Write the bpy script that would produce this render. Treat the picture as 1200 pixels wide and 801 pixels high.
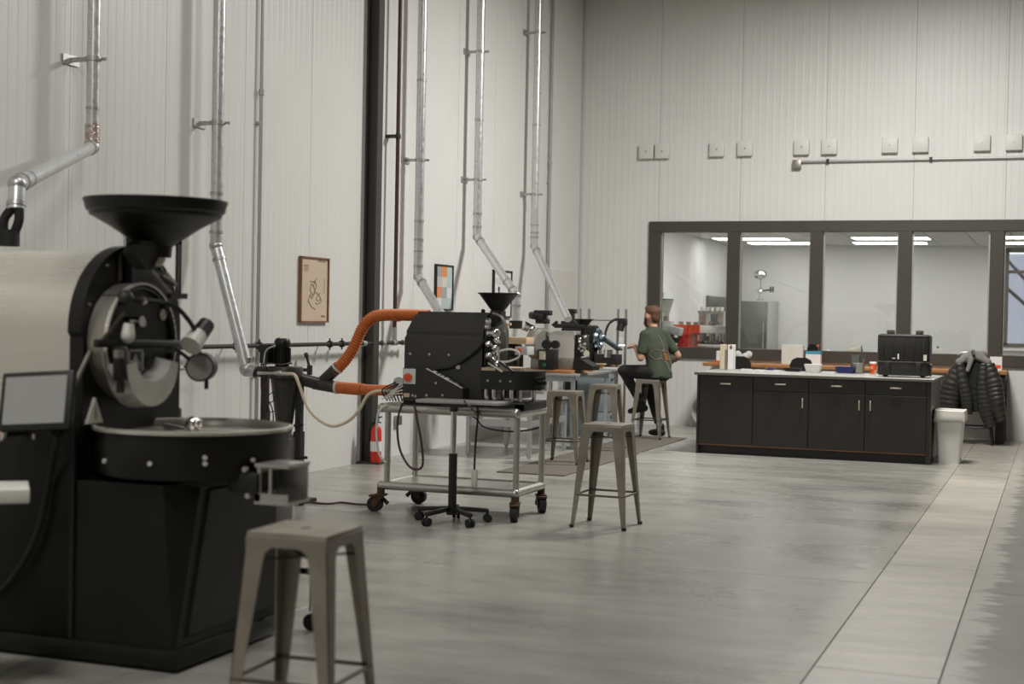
import bpy, bmesh, math, random
from mathutils import Vector as V, Matrix
random.seed(7)
for o in list(bpy.data.objects): bpy.data.objects.remove(o)
scn = bpy.context.scene
COL = scn.collection
# ------------------------------------------------------------------ camera
FPX, CX, CH = 1700.0, 6.61, 1.5
yaw, pitch, roll = math.radians(20.63), math.radians(-0.96), math.radians(1.1)
CAMP = V((CX, 0, CH))
_fw0 = V((-math.sin(yaw), math.cos(yaw), 0)); _rt0 = V((math.cos(yaw), math.sin(yaw), 0)); _up0 = V((0, 0, 1))
FW = _fw0*math.cos(pitch) + _up0*math.sin(pitch)
_up = _up0*math.cos(pitch) - _fw0*math.sin(pitch)
RT = _rt0*math.cos(roll) + _up*math.sin(roll)
UP = _up*math.cos(roll) - _rt0*math.sin(roll)
cam_data = bpy.data.cameras.new('camera')
cam = bpy.data.objects.new('camera', cam_data); COL.objects.link(cam)
m3 = Matrix((RT, UP, -FW)).transposed()
cam.matrix_world = Matrix.Translation(CAMP) @ m3.to_4x4()
cam_data.sensor_width = 36.0; cam_data.lens = FPX/1200*36.0
cam_data.clip_start = 0.05; cam_data.clip_end = 200
cam_data.dof.use_dof = True; cam_data.dof.focus_distance = 13.5; cam_data.dof.aperture_fstop = 2.2
scn.camera = cam
# ------------------------------------------------------------------ sky, lamps, exposure
scn.view_settings.view_transform = 'Standard'; scn.view_settings.look = 'None'
scn.view_settings.gamma = 1.0; scn.view_settings.use_curve_mapping = False
scn.view_settings.exposure = 0.08
world = bpy.data.worlds.new('overcast_sky'); scn.world = world; world.use_nodes = True
wb = world.node_tree.nodes['Background']; wb.inputs[0].default_value = (0.84, 0.87, 0.94, 1); wb.inputs[1].default_value = 1.6
def area_lamp(name, loc, sx, sy, power, col=(1, 0.983, 0.952), rot=(0, 0, 0)):
    d = bpy.data.lights.new(name, 'AREA'); d.shape = 'RECTANGLE'; d.size = sx; d.size_y = sy; d.energy = power; d.color = col
    o = bpy.data.objects.new(name, d); COL.objects.link(o); o.location = loc; o.rotation_euler = rot
    return o
for lx, ly, lz, pw in [(4.9, 15.4, 6.15, 540), (3.4, 10.6, 5.9, 55), (3.4, 6.6, 5.9, 60), (3.2, 2.6, 5.9, 150), (4.2, -3.0, 5.9, 120)]:
    area_lamp('high_bay_lamp', (lx, ly, lz), 1.3, 0.7, pw)

YB = 20.287; CEIL = 7.6
def ray(x, y): return FW + RT*((x-600)/FPX) - UP*((y-400.5)/FPX)
def PZ(x, y, z=0.0): d = ray(x, y); return CAMP + d*((z-CH)/d.z)
def PX(x, y, X): d = ray(x, y); return CAMP + d*((X-CX)/d.x)
def PY(x, y, Y): d = ray(x, y); return CAMP + d*(Y/d.y)
# ------------------------------------------------------------------ materials
MATS = {}
def mat(name, col, rough=0.5, metal=0.0, var=0.0, scale=8.0, bump=0.0, bscale=60.0, spec=0.5, stretch=None, rvar=0.0, emit=None, coat=0.0):
    m = bpy.data.materials.new(name); m.use_nodes = True
    nt = m.node_tree; b = nt.nodes['Principled BSDF']
    b.inputs['Base Color'].default_value = (*col, 1); b.inputs['Roughness'].default_value = rough
    b.inputs['Metallic'].default_value = metal; b.inputs['Specular IOR Level'].default_value = spec
    b.inputs['Coat Weight'].default_value = coat
    if emit: b.inputs['Emission Color'].default_value = (*emit[0], 1); b.inputs['Emission Strength'].default_value = emit[1]
    if var or bump or rvar:
        tc = nt.nodes.new('ShaderNodeTexCoord'); mp = nt.nodes.new('ShaderNodeMapping')
        nt.links.new(tc.outputs['Object'], mp.inputs[0])
        if stretch: mp.inputs['Scale'].default_value = stretch
    if var or rvar:
        n = nt.nodes.new('ShaderNodeTexNoise'); n.inputs['Scale'].default_value = scale; n.inputs['Detail'].default_value = 6
        nt.links.new(mp.outputs[0], n.inputs['Vector'])
        r = nt.nodes.new('ShaderNodeMapRange'); r.inputs[1].default_value = 0.3; r.inputs[2].default_value = 0.7
        r.inputs[3].default_value = 1-var; r.inputs[4].default_value = 1+var
        nt.links.new(n.outputs['Fac'], r.inputs[0])
        if var:
            mx = nt.nodes.new('ShaderNodeVectorMath'); mx.operation = 'SCALE'; mx.inputs[0].default_value = col
            nt.links.new(r.outputs[0], mx.inputs['Scale']); nt.links.new(mx.outputs[0], b.inputs['Base Color'])
        if rvar:
            r2 = nt.nodes.new('ShaderNodeMapRange'); r2.inputs[1].default_value = 0.3; r2.inputs[2].default_value = 0.7
            r2.inputs[3].default_value = rough-rvar; r2.inputs[4].default_value = rough+rvar
            nt.links.new(n.outputs['Fac'], r2.inputs[0]); nt.links.new(r2.outputs[0], b.inputs['Roughness'])
    if bump:
        n2 = nt.nodes.new('ShaderNodeTexNoise'); n2.inputs['Scale'].default_value = bscale; n2.inputs['Detail'].default_value = 3
        nt.links.new(mp.outputs[0], n2.inputs['Vector'])
        bp = nt.nodes.new('ShaderNodeBump'); bp.inputs['Strength'].default_value = bump; bp.inputs['Distance'].default_value = 0.01
        nt.links.new(n2.outputs['Fac'], bp.inputs['Height']); nt.links.new(bp.outputs[0], b.inputs['Normal'])
    MATS[name] = m; return m
mat('wall_paint', (0.70, 0.69, 0.66), 0.42, var=0.02, scale=1.5, spec=0.4)
mat('wall_gap', (0.42, 0.41, 0.38), 0.8)
mat('lab_wall', (0.74, 0.74, 0.73), 0.7, var=0.01)
mat('ceiling_tile', (0.66, 0.66, 0.65), 0.8, var=0.03, scale=30)
mat('ceiling_grid', (0.5, 0.5, 0.49), 0.6)
mat('roof_deck', (0.55, 0.54, 0.5), 0.7)
mat('bronze_frame', (0.055, 0.048, 0.037), 0.5, var=0.06, scale=3)
mat('column_paint', (0.045, 0.040, 0.034), 0.5, var=0.1, scale=4)
mat('joint', (0.13, 0.12, 0.10), 0.9)
mat('galv', (0.64, 0.65, 0.65), 0.34, 0.7, var=0.06, scale=22, rvar=0.08)
mat('galv_band', (0.48, 0.48, 0.47), 0.4, 0.9, var=0.15, scale=30)
mat('crimp_foil', (0.55, 0.47, 0.42), 0.35, 0.9, var=0.35, scale=45, bump=0.6, bscale=60)
mat('black_pipe', (0.028, 0.024, 0.020), 0.5, 0.2, var=0.2, scale=12)
mat('red_oxide', (0.07, 0.028, 0.022), 0.5, var=0.15)
mat('conduit', (0.45, 0.45, 0.43), 0.4, 0.6, var=0.06)
mat('blk', (0.009, 0.0085, 0.007), 0.45, var=0.15, scale=6)
mat('blk_satin', (0.007, 0.0065, 0.005), 0.40, var=0.12, scale=5, rvar=0.05, spec=0.35)
mat('blk_tex', (0.022, 0.0205, 0.017), 0.55, var=0.10, scale=90, bump=0.15, bscale=300)
mat('blk_rub', (0.010, 0.0095, 0.009), 0.7)
mat('stainless', (0.66, 0.63, 0.56), 0.24, 0.6, var=0.04, scale=3, stretch=(0.3, 1, 25), rvar=0.05)
mat('steel', (0.55, 0.535, 0.50), 0.34, 0.95, var=0.08, scale=14)
mat('bright_steel', (0.80, 0.78, 0.73), 0.28, 0.55, var=0.1, scale=6)
mat('chrome', (0.78, 0.77, 0.75), 0.10, 1.0)
mat('dull_metal', (0.36, 0.34, 0.30), 0.42, 0.9, var=0.1, scale=10)
mat('gunmetal', (0.275, 0.243, 0.197), 0.40, 0.45, var=0.14, scale=9, rvar=0.06)
mat('gun_dark', (0.10, 0.085, 0.066), 0.45, 0.7, var=0.15, scale=9)
mat('rust', (0.085, 0.045, 0.026), 0.65, 0.4, var=0.4, scale=25)
mat('orange_hose', (0.58, 0.15, 0.032), 0.55, var=0.06)
mat('clamp_tan', (0.55, 0.36, 0.2), 0.5)
mat('cream', (0.62, 0.54, 0.38), 0.5, var=0.05)
mat('wine', (0.06, 0.02, 0.025), 0.5)
mat('red', (0.62, 0.035, 0.02), 0.35)
mat('red_or', (0.72, 0.10, 0.025), 0.4)
mat('blue', (0.10, 0.32, 0.55), 0.4)
mat('navy', (0.012, 0.022, 0.16), 0.3)
mat('teal', (0.05, 0.32, 0.45), 0.5)
mat('white', (0.78, 0.77, 0.74), 0.5, var=0.02)
mat('offwhite', (0.66, 0.64, 0.58), 0.55, var=0.03)
mat('paper', (0.74, 0.73, 0.70), 0.8)
mat('box_plastic', (0.66, 0.65, 0.61), 0.5)
mat('wood', (0.40, 0.175, 0.060), 0.45, var=0.22, scale=5, stretch=(1, 12, 12))
mat('wood_dark', (0.22, 0.10, 0.045), 0.5, var=0.2, scale=6)
mat('pale_wood', (0.55, 0.40, 0.26), 0.5, var=0.12, scale=6, stretch=(1, 8, 8))
mat('cab_wood', (0.018, 0.0155, 0.0115), 0.42, var=0.22, scale=5, stretch=(14, 14, 1))
mat('counter_grey', (0.30, 0.295, 0.275), 0.35, var=0.08, scale=20)
mat('counter_edge', (0.12, 0.108, 0.09), 0.4, var=0.08)
mat('nickel', (0.66, 0.60, 0.52), 0.3, 0.9)
mat('table_grey', (0.40, 0.39, 0.37), 0.4, 0.3, var=0.05)
mat('leg_grey', (0.52, 0.54, 0.55), 0.35, 0.6)
mat('steel_blue', (0.26, 0.31, 0.335), 0.45, 0.2, var=0.06)
mat('mat_rubber', (0.135, 0.115, 0.095), 0.85, var=0.1, scale=20, bump=0.3, bscale=150)
mat('skin', (0.56, 0.31, 0.21), 0.5, var=0.05, scale=15)
mat('hair', (0.12, 0.055, 0.027), 0.6, var=0.3, scale=60, bump=0.6, bscale=120)
mat('green_shirt', (0.050, 0.068, 0.043), 0.85, var=0.16, scale=9, bump=0.35, bscale=14)
mat('print_tan', (0.23, 0.16, 0.11), 0.8)
mat('print_grey', (0.22, 0.24, 0.20), 0.8)
mat('print_orange', (0.45, 0.15, 0.065), 0.8)
mat('pants', (0.020, 0.018, 0.018), 0.85, var=0.2, scale=10)
mat('denim', (0.13, 0.15, 0.22), 0.85)
mat('sock', (0.45, 0.40, 0.35), 0.85)
mat('jacket', (0.022, 0.021, 0.016), 0.42, var=0.25, scale=12)
mat('jacket_in', (0.006, 0.006, 0.006), 0.7)
mat('grey_cloth', (0.20, 0.195, 0.18), 0.85, var=0.2, scale=15)
mat('case_black', (0.016, 0.0155, 0.013), 0.42, var=0.15, scale=30)
mat('case_edge', (0.060, 0.052, 0.042), 0.45)
mat('poster_tan', (0.58, 0.46, 0.34), 0.7, var=0.04, scale=4)
mat('poster_ink', (0.26, 0.19, 0.13), 0.8)
mat('poster_grey', (0.45, 0.46, 0.45), 0.7)
mat('poster_dgrey', (0.32, 0.33, 0.32), 0.7)
mat('poster_mint', (0.42, 0.52, 0.49), 0.7)
mat('poster_pale', (0.60, 0.63, 0.62), 0.7)
mat('poster_beige', (0.60, 0.55, 0.45), 0.7)
mat('poster_orange', (0.66, 0.24, 0.10), 0.7)
mat('purple', (0.10, 0.02, 0.10), 0.6)
mat('whiteboard', (0.66, 0.645, 0.60), 0.35)
mat('screen', (0.33, 0.33, 0.315), 0.18, coat=0.3)
mat('lens_grey', (0.20, 0.19, 0.175), 0.12)
mat('cyc_green', (0.045, 0.043, 0.036), 0.4, 0.3, var=0.15)
mat('grey_enamel', (0.27, 0.26, 0.235), 0.4, 0.4, var=0.08)
mat('white_enamel', (0.66, 0.64, 0.585), 0.35, 0.1)
mat('blue_chrome', (0.45, 0.58, 0.68), 0.15, 1.0)
mat('green_plastic', (0.03, 0.13, 0.06), 0.4)
mat('machine_red', (0.66, 0.055, 0.012), 0.28, coat=0.3)
mat('machine_dred', (0.40, 0.012, 0.010), 0.3)
mat('fridge_dark', (0.17, 0.17, 0.16), 0.35, 0.6)
mat('led_panel', (0.9, 0.9, 0.9), 0.5, emit=((1, 0.98, 0.95), 6.2))
mat('purple_led', (0.3, 0.2, 0.8), 0.4, emit=((0.5, 0.35, 1.0), 6.0))
mat('ground_out', (0.30, 0.27, 0.22), 0.9, var=0.2)
mat('bark', (0.24, 0.19, 0.17), 0.9, var=0.2)
def glass(name, tint=(1, 1, 1), refl=0.06, rough=0.0):
    m = bpy.data.materials.new(name); m.use_nodes = True; nt = m.node_tree
    for n in list(nt.nodes): nt.nodes.remove(n)
    o = nt.nodes.new('ShaderNodeOutputMaterial'); t = nt.nodes.new('ShaderNodeBsdfTransparent'); g = nt.nodes.new('ShaderNodeBsdfGlossy'); x = nt.nodes.new('ShaderNodeMixShader')
    t.inputs[0].default_value = (*tint, 1); g.inputs['Roughness'].default_value = rough; x.inputs[0].default_value = refl
    nt.links.new(t.outputs[0], x.inputs[1]); nt.links.new(g.outputs[0], x.inputs[2]); nt.links.new(x.outputs[0], o.inputs[0]); MATS[name] = m
glass('pane_glass', (0.95, 0.96, 0.95), 0.06)
glass('clear_plastic', (0.80, 0.81, 0.79), 0.12, 0.2)
glass('solar_shade', (0.62, 0.62, 0.66), 0.0, 0.5)
# ------------------------------------------------------------------ mesh builder
def frame_of(d):
    d = d.normalized(); a = V((0, 0, 1)) if abs(d.z) < 0.95 else V((1, 0, 0))
    u = a.cross(d).normalized(); return u, d.cross(u).normalized()
def catmull(pts, k=6, closed=False):
    pts = [V(p) for p in pts]; n = len(pts); out = []
    segs = n if closed else n-1
    for i in range(segs):
        if closed: p0, p1, p2, p3 = pts[(i-1) % n], pts[i], pts[(i+1) % n], pts[(i+2) % n]
        else: p0, p1, p2, p3 = pts[max(i-1, 0)], pts[i], pts[i+1], pts[min(i+2, n-1)]
        for j in range(k):
            t = j/k
            out.append(0.5*((2*p1) + (p2-p0)*t + (2*p0-5*p1+4*p2-p3)*t*t + (3*p1-p0-3*p2+p3)*t**3))
    if not closed: out.append(pts[-1])
    return out
class B:
    def __init__(s): s.bm = bmesh.new()
    def poly(s, vs, faces):
        v = [s.bm.verts.new(p) for p in vs]
        for f in faces:
            try: s.bm.faces.new([v[i] for i in f])
            except ValueError: pass
        return s
    def box(s, x0, x1, y0, y1, z0, z1, bev=0.0, seg=2, M=None):
        r = bmesh.ops.create_cube(s.bm, size=1); vs = r['verts']
        T = Matrix.Translation(((x0+x1)/2, (y0+y1)/2, (z0+z1)/2)) @ Matrix.Diagonal((abs(x1-x0), abs(y1-y0), abs(z1-z0), 1))
        if M is not None: T = M @ T
        if bev:
            # bevel in real size
            bmesh.ops.transform(s.bm, matrix=T, verts=vs)
            es = list({e for v in vs for e in v.link_edges})
            bmesh.ops.bevel(s.bm, geom=es, offset=bev, segments=seg, affect='EDGES', profile=0.5)
        else: bmesh.ops.transform(s.bm, matrix=T, verts=vs)
        return s
    def bar(s, p0, p1, w, h=None, bev=0.0, up=None):
        p0, p1 = V(p0), V(p1); d = p1-p0; L = d.length; h = h or w
        z = d.normalized(); a = V(up) if up else (V((0, 0, 1)) if abs(z.z) < 0.95 else V((0, 1, 0)))
        x = a.cross(z).normalized(); y = z.cross(x)
        M = Matrix.Translation(p0) @ Matrix((x, y, z)).transposed().to_4x4()
        return s.box(-w/2, w/2, -h/2, h/2, 0, L, bev, M=M)
    def cyl(s, p0, p1, r0, r1=None, n=16, cap=True):
        p0, p1 = V(p0), V(p1); r1 = r0 if r1 is None else r1
        return s.rings([(p0, r0), (p1, r1)], n, cap, p1-p0)
    def rings(s, pr, n=12, cap=True, axis=None, closed=False):
        L = []; prev = None
        for i, (p, r) in enumerate(pr):
            p = V(p)
            if axis is not None: d = V(axis)
            elif closed: d = V(pr[(i+1) % len(pr)][0])-V(pr[i-1][0])
            else: d = V(pr[min(i+1, len(pr)-1)][0])-V(pr[max(i-1, 0)][0])
            if d.length < 1e-9: d = V((0, 0, 1))
            d.normalize()
            if prev is None: u, w = frame_of(d)
            else:
                u = prev - d*prev.dot(d)
                u = u.normalized() if u.length > 1e-6 else frame_of(d)[0]
                w = d.cross(u)
            prev = u
            ra, rb = r if isinstance(r, tuple) else (r, r)
            L.append([s.bm.verts.new(p + u*(ra*math.cos(2*math.pi*k/n)) + w*(rb*math.sin(2*math.pi*k/n))) for k in range(n)])
        m = len(L)
        for i in range(m if closed else m-1):
            a, b = L[i], L[(i+1) % m]
            for k in range(n):
                try: s.bm.faces.new((a[k], a[(k+1) % n], b[(k+1) % n], b[k]))
                except ValueError: pass
        if cap and not closed:
            s.bm.faces.new(list(reversed(L[0]))); s.bm.faces.new(L[-1])
        return s
    def tube(s, pts, r, n=8, k=5, closed=False, curve=True):
        P = catmull(pts, k, closed) if curve and len(pts) > 2 else [V(p) for p in pts]
        return s.rings([(p, r) for p in P], n, True, None, closed)
    def corr(s, pts, r, amp=0.006, pitch_=0.022, n=14):
        P = catmull(pts, 24); acc = [0]
        for a, b in zip(P, P[1:]): acc.append(acc[-1]+(b-a).length)
        N = max(8, int(acc[-1]/(pitch_/4))); out = []; j = 0
        for i in range(N+1):
            t = acc[-1]*i/N
            while j < len(acc)-2 and acc[j+1] < t: j += 1
            q = (t-acc[j])/max(acc[j+1]-acc[j], 1e-9); out.append((P[j].lerp(P[j+1], q), r+amp*math.sin(i*math.pi/2)))
        return s.rings(out, n)
    def lathe(s, prof, o=(0, 0, 0), ax=(0, 0, 1), n=24, cap=False):
        o = V(o); a = V(ax).normalized()
        pr = [(o + a*z, max(r, 1e-4)) for r, z in prof]
        return s.rings(pr, n, cap, a)
    def prism(s, pts, ax, a, b):
        # pts in the plane: ax 'x' -> (y,z), 'y' -> (x,z), 'z' -> (x,y)
        def mk(p, t): return {'x': V((t, p[0], p[1])), 'y': V((p[0], t, p[1])), 'z': V((p[0], p[1], t))}[ax]
        n = len(pts); A = [s.bm.verts.new(mk(p, a)) for p in pts]; C = [s.bm.verts.new(mk(p, b)) for p in pts]
        s.bm.faces.new(list(reversed(A))); s.bm.faces.new(C)
        for i in range(n): s.bm.faces.new((A[i], A[(i+1) % n], C[(i+1) % n], C[i]))
        return s
    def sph(s, c, r, n=12, M=None):
        r = r if isinstance(r, tuple) else (r, r, r)
        q = bmesh.ops.create_uvsphere(s.bm, u_segments=n, v_segments=max(6, n*2//3), radius=1)
        T = Matrix.Translation(c) @ (M or Matrix()) @ Matrix.Diagonal((*r, 1)); bmesh.ops.transform(s.bm, matrix=T, verts=q['verts']); return s
    def cap2(s, p0, p1, r0, r1, n=12):      # tapered capsule
        s.cyl(p0, p1, r0, r1, n); s.sph(p0, r0, n); s.sph(p1, r1, n); return s
    def make(s, name, m, parent=None, smooth=35, origin=None, rec=True):
        if rec: bmesh.ops.recalc_face_normals(s.bm, faces=s.bm.faces)
        me = bpy.data.meshes.new(name); s.bm.to_mesh(me); s.bm.free()
        if parent is not None:
            r = parent
            while r.parent: r = r.parent
            off = V(r.location) if not r.get('_local') else V((0, 0, 0))
        else:
            xs = [v.co for v in me.vertices]
            off = V(origin) if origin is not None else V(((min(c.x for c in xs)+max(c.x for c in xs))/2, (min(c.y for c in xs)+max(c.y for c in xs))/2, min(c.z for c in xs)))
        me.transform(Matrix.Translation(-off))
        if m: me.materials.append(MATS[m])
        if smooth:
            me.polygons.foreach_set('use_smooth', [True]*len(me.polygons)); me.set_sharp_from_angle(angle=math.radians(smooth))
        o = bpy.data.objects.new(name, me); COL.objects.link(o)
        if parent is not None: o.parent = parent
        else: o.location = off
        return o
def tag(o, label, cat=None, group=None):
    o['label'] = label
    if cat: o['category'] = cat
    if group: o['group'] = group
    return o
def thing(name, label, cat, loc=(0, 0, 0), group=None, local=False):
    o = bpy.data.objects.new(name, None); COL.objects.link(o); o.location = loc; o.empty_display_size = 0.1
    if local: o['_local'] = 1
    return tag(o, label, cat, group)
def dup(root, loc, rz, label, group=None):
    def cp(o, par):
        c = o.copy(); COL.objects.link(c); c.parent = par
        for ch in [x for x in bpy.data.objects if x.parent == o]: cp(ch, c)
        return c
    r = cp(root, None); r.location = loc; r.rotation_euler = (0, 0, rz); r['label'] = label
    if group: r['group'] = group
    return r
def struct(o): o['kind'] = 'structure'; return o
def share(name, src, loc, parent):
    o = bpy.data.objects.new(name, src.data); COL.objects.link(o); o.parent = parent; o.location = loc; return o
def remeshed(b, name, m, parent, vox=0.012, it=6, sm=0.5):
    o = b.make(name, m, parent, smooth=0, rec=False)
    md = o.modifiers.new('r', 'REMESH'); md.mode = 'VOXEL'; md.voxel_size = vox
    ms = o.modifiers.new('s', 'SMOOTH'); ms.factor = sm; ms.iterations = it
    dg = bpy.context.evaluated_depsgraph_get(); me = bpy.data.meshes.new_from_object(o.evaluated_get(dg))
    o.modifiers.clear(); old = o.data; o.data = me; bpy.data.meshes.remove(old)
    me.polygons.foreach_set('use_smooth', [True]*len(me.polygons)); return o
# ================================================================== the setting
PW = 1.182
def slab_mat(name, col, rough, strip=False):
    m = mat(name, col, rough, var=0.14, scale=0.9, rvar=0.07, spec=0.36, stretch=(0.7, 1.6, 1))
    nt = m.node_tree; b = nt.nodes['Principled BSDF']; src = b.inputs['Base Color'].links[0].from_socket
    tc = nt.nodes.new('ShaderNodeTexCoord'); geo = nt.nodes.new('ShaderNodeNewGeometry')
    mp = nt.nodes.new('ShaderNodeMapping'); mp.inputs['Scale'].default_value = (1.2, 3.5, 1); nt.links.new(geo.outputs['Position'], mp.inputs[0])
    n = nt.nodes.new('ShaderNodeTexNoise'); n.inputs['Scale'].default_value = 1.6; n.inputs['Detail'].default_value = 8; n.inputs['Roughness'].default_value = 0.65
    nt.links.new(mp.outputs[0], n.inputs['Vector'])
    r = nt.nodes.new('ShaderNodeMapRange'); r.inputs[1].default_value = 0.3; r.inputs[2].default_value = 0.72; r.inputs[3].default_value = 0.74; r.inputs[4].default_value = 1.18
    nt.links.new(n.outputs['Fac'], r.inputs[0])
    sc = nt.nodes.new('ShaderNodeVectorMath'); sc.operation = 'SCALE'; nt.links.new(src, sc.inputs[0]); nt.links.new(r.outputs[0], sc.inputs['Scale'])
    out = sc.outputs[0]
    if not strip:
        # pale cement haze feathering off the patched strip, with its own ragged outline
        sep = nt.nodes.new('ShaderNodeSeparateXYZ'); nt.links.new(geo.outputs['Position'], sep.inputs[0])
        ds = nt.nodes.new('ShaderNodeMath'); ds.operation = 'SUBTRACT'; ds.inputs[1].default_value = 5.905; nt.links.new(sep.outputs['X'], ds.inputs[0])
        ab = nt.nodes.new('ShaderNodeMath'); ab.operation = 'ABSOLUTE'; nt.links.new(ds.outputs[0], ab.inputs[0])
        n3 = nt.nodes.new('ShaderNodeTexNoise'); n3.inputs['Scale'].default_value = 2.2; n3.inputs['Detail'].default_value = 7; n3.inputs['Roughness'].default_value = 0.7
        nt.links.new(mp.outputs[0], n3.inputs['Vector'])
        mu = nt.nodes.new('ShaderNodeMath'); mu.operation = 'MULTIPLY_ADD'; mu.inputs[1].default_value = -0.62; nt.links.new(n3.outputs['Fac'], mu.inputs[0]); nt.links.new(ab.outputs[0], mu.inputs[2])
        rr = nt.nodes.new('ShaderNodeMapRange'); rr.inputs[1].default_value = 0.06; rr.inputs[2].default_value = 0.12; rr.inputs[3].default_value = 1; rr.inputs[4].default_value = 0
        nt.links.new(mu.outputs[0], rr.inputs[0])
        mx = nt.nodes.new('ShaderNodeMix'); mx.data_type = 'RGBA'; mx.inputs['B'].default_value = (0.33, 0.306, 0.258, 1)
        fm = nt.nodes.new('ShaderNodeMath'); fm.operation = 'MULTIPLY'; fm.inputs[1].default_value = 0.75; nt.links.new(rr.outputs[0], fm.inputs[0])
        # darker-sealed concrete towards the patch, with the rightward light falloff painted in
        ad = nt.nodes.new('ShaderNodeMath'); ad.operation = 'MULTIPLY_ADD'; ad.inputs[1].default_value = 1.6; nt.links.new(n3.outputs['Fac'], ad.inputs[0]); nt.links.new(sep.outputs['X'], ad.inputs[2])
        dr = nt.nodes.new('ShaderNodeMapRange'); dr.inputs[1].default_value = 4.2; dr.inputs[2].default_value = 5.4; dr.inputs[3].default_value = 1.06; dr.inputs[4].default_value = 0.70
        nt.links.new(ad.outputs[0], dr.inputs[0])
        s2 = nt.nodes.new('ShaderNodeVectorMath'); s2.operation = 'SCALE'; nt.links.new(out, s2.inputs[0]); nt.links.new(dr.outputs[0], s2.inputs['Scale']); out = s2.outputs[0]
        nt.links.new(fm.outputs[0], mx.inputs['Factor']); nt.links.new(out, mx.inputs['A']); out = mx.outputs['Result']
    nt.links.new(out, b.inputs['Base Color'])
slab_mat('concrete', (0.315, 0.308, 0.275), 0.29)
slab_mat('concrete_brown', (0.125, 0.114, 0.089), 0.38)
slab_mat('concrete_patch', (0.335, 0.309, 0.260), 0.42, True)
floor = struct(B().box(-0.3, 16.3, -8.3, YB+0.3, -0.16, -0.006).make('floor', 'joint', smooth=0))
JX = [-0.05, 3.04, 5.64, 6.175, 10.2, 16.0]; G = 0.0024
JY = [-8, -2.5, 3.1, 8.6, 14.15, YB+0.05]
for i in range(5):
    strip = (i == 2)
    ys = [-8, 0, 6.4, 9.35, 10.2, 15.2] if strip else JY
    for a, c in zip(ys, ys[1:]):
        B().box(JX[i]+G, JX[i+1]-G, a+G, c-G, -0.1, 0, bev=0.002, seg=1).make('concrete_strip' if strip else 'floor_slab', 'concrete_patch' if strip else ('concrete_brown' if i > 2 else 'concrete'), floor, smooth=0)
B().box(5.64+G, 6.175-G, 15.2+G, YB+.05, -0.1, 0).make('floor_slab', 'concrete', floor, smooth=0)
def ribbed(b, u0, u1, z0, z1, fn, nrib=12, w=PW, full=True):
    # vertical shallow mesa ribs across one wall panel; fn(u, d, z) -> point, d = height off the wall
    us = [(0.0, -0.012), (0.004, 0.0)]
    s = w/nrib
    for k in range(nrib):
        a = k*s
        us += [(a+s*0.30, 0.0), (a+s*0.40, 0.0019), (a+s*0.62, 0.0019), (a+s*0.72, 0.0)]
    us += [(w-0.004, 0.0), (w, -0.012)]
    us = [(u0+u, d) for u, d in us if u0+u <= u1+1e-6]
    lo = [b.bm.verts.new(fn(u, d, z0)) for u, d in us]; hi = [b.bm.verts.new(fn(u, d, z1)) for u, d in us]
    for i in range(len(us)-1): b.bm.faces.new((lo[i], lo[i+1], hi[i+1], hi[i]))
    return b
wl = struct(B().box(-0.3, -0.012, -8.3, YB+0.3, -0.1, CEIL+.2).make('wall_left', 'wall_gap', smooth=0))
src = None
y = 8.55-14*PW
while y < YB:
    e = min(y+PW, YB)
    if e-y > PW-1e-3:
        if src is None:
            src = ribbed(B(), 0, PW, 0, CEIL, lambda u, d, z: V((d, u, z)))
            src = src.make('wall_panel', 'wall_paint', wl, smooth=0, rec=False); src.data.transform(Matrix.Translation(wl.location)); src.location = V((0, y, 0))-wl.location
        else: share('wall_panel', src, V((0, y, 0))-wl.location, wl)
    else: ribbed(B(), y, e, 0, CEIL, lambda u, d, z: V((d, u, z))).make('wall_panel', 'wall_paint', wl, smooth=0, rec=False)
    y += PW
WX0, WX1, WZ0, WZ1 = 1.06, 7.09, 0.97, 2.92      # outer size of the window frame
TH = 0.16
bk = B()
bk.box(-0.3, WX0, YB+0.012, YB+TH, -0.1, CEIL+.2).box(WX0, WX1, YB+0.012, YB+TH, -0.1, WZ0).box(WX0, WX1, YB+0.012, YB+TH, WZ1, CEIL+.2).box(WX1, 16.3, YB+0.012, YB+TH, -0.1, CEIL+.2)
wbk = struct(bk.make('wall_back', 'wall_gap', smooth=0))
x = 1.185-2*PW
while x < 16:
    e = min(x+PW, 16.2)
    fn = lambda u, d, z: V((u, YB-d, z))
    if e <= WX0+0.2: spans = [(x, e, 0, CEIL)]
    elif x >= WX1-0.3: spans = [(x, e, 0, CEIL)]
    else: spans = [(x, e, 0, WZ0+0.01), (x, e, WZ1-0.01, CEIL)]
    for a, c, z0, z1 in spans: ribbed(B(), a, c, z0, z1, fn).make('wall_panel', 'wall_paint', wbk, smooth=0, rec=False)
    x += PW
struct(B().box(16.0, 16.3, -8.3, YB+0.3, -0.1, CEIL+.2).make('wall_right', 'wall_paint', smooth=0))
struct(B().box(-0.3, 16.3, -8.3, -8.0, -0.1, CEIL+.2).make('wall_front', 'wall_paint', smooth=0))
struct(B().box(-0.3, 16.3, -8.3, YB+0.3, CEIL, CEIL+.2).make('ceiling', 'roof_deck', smooth=0))
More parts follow.
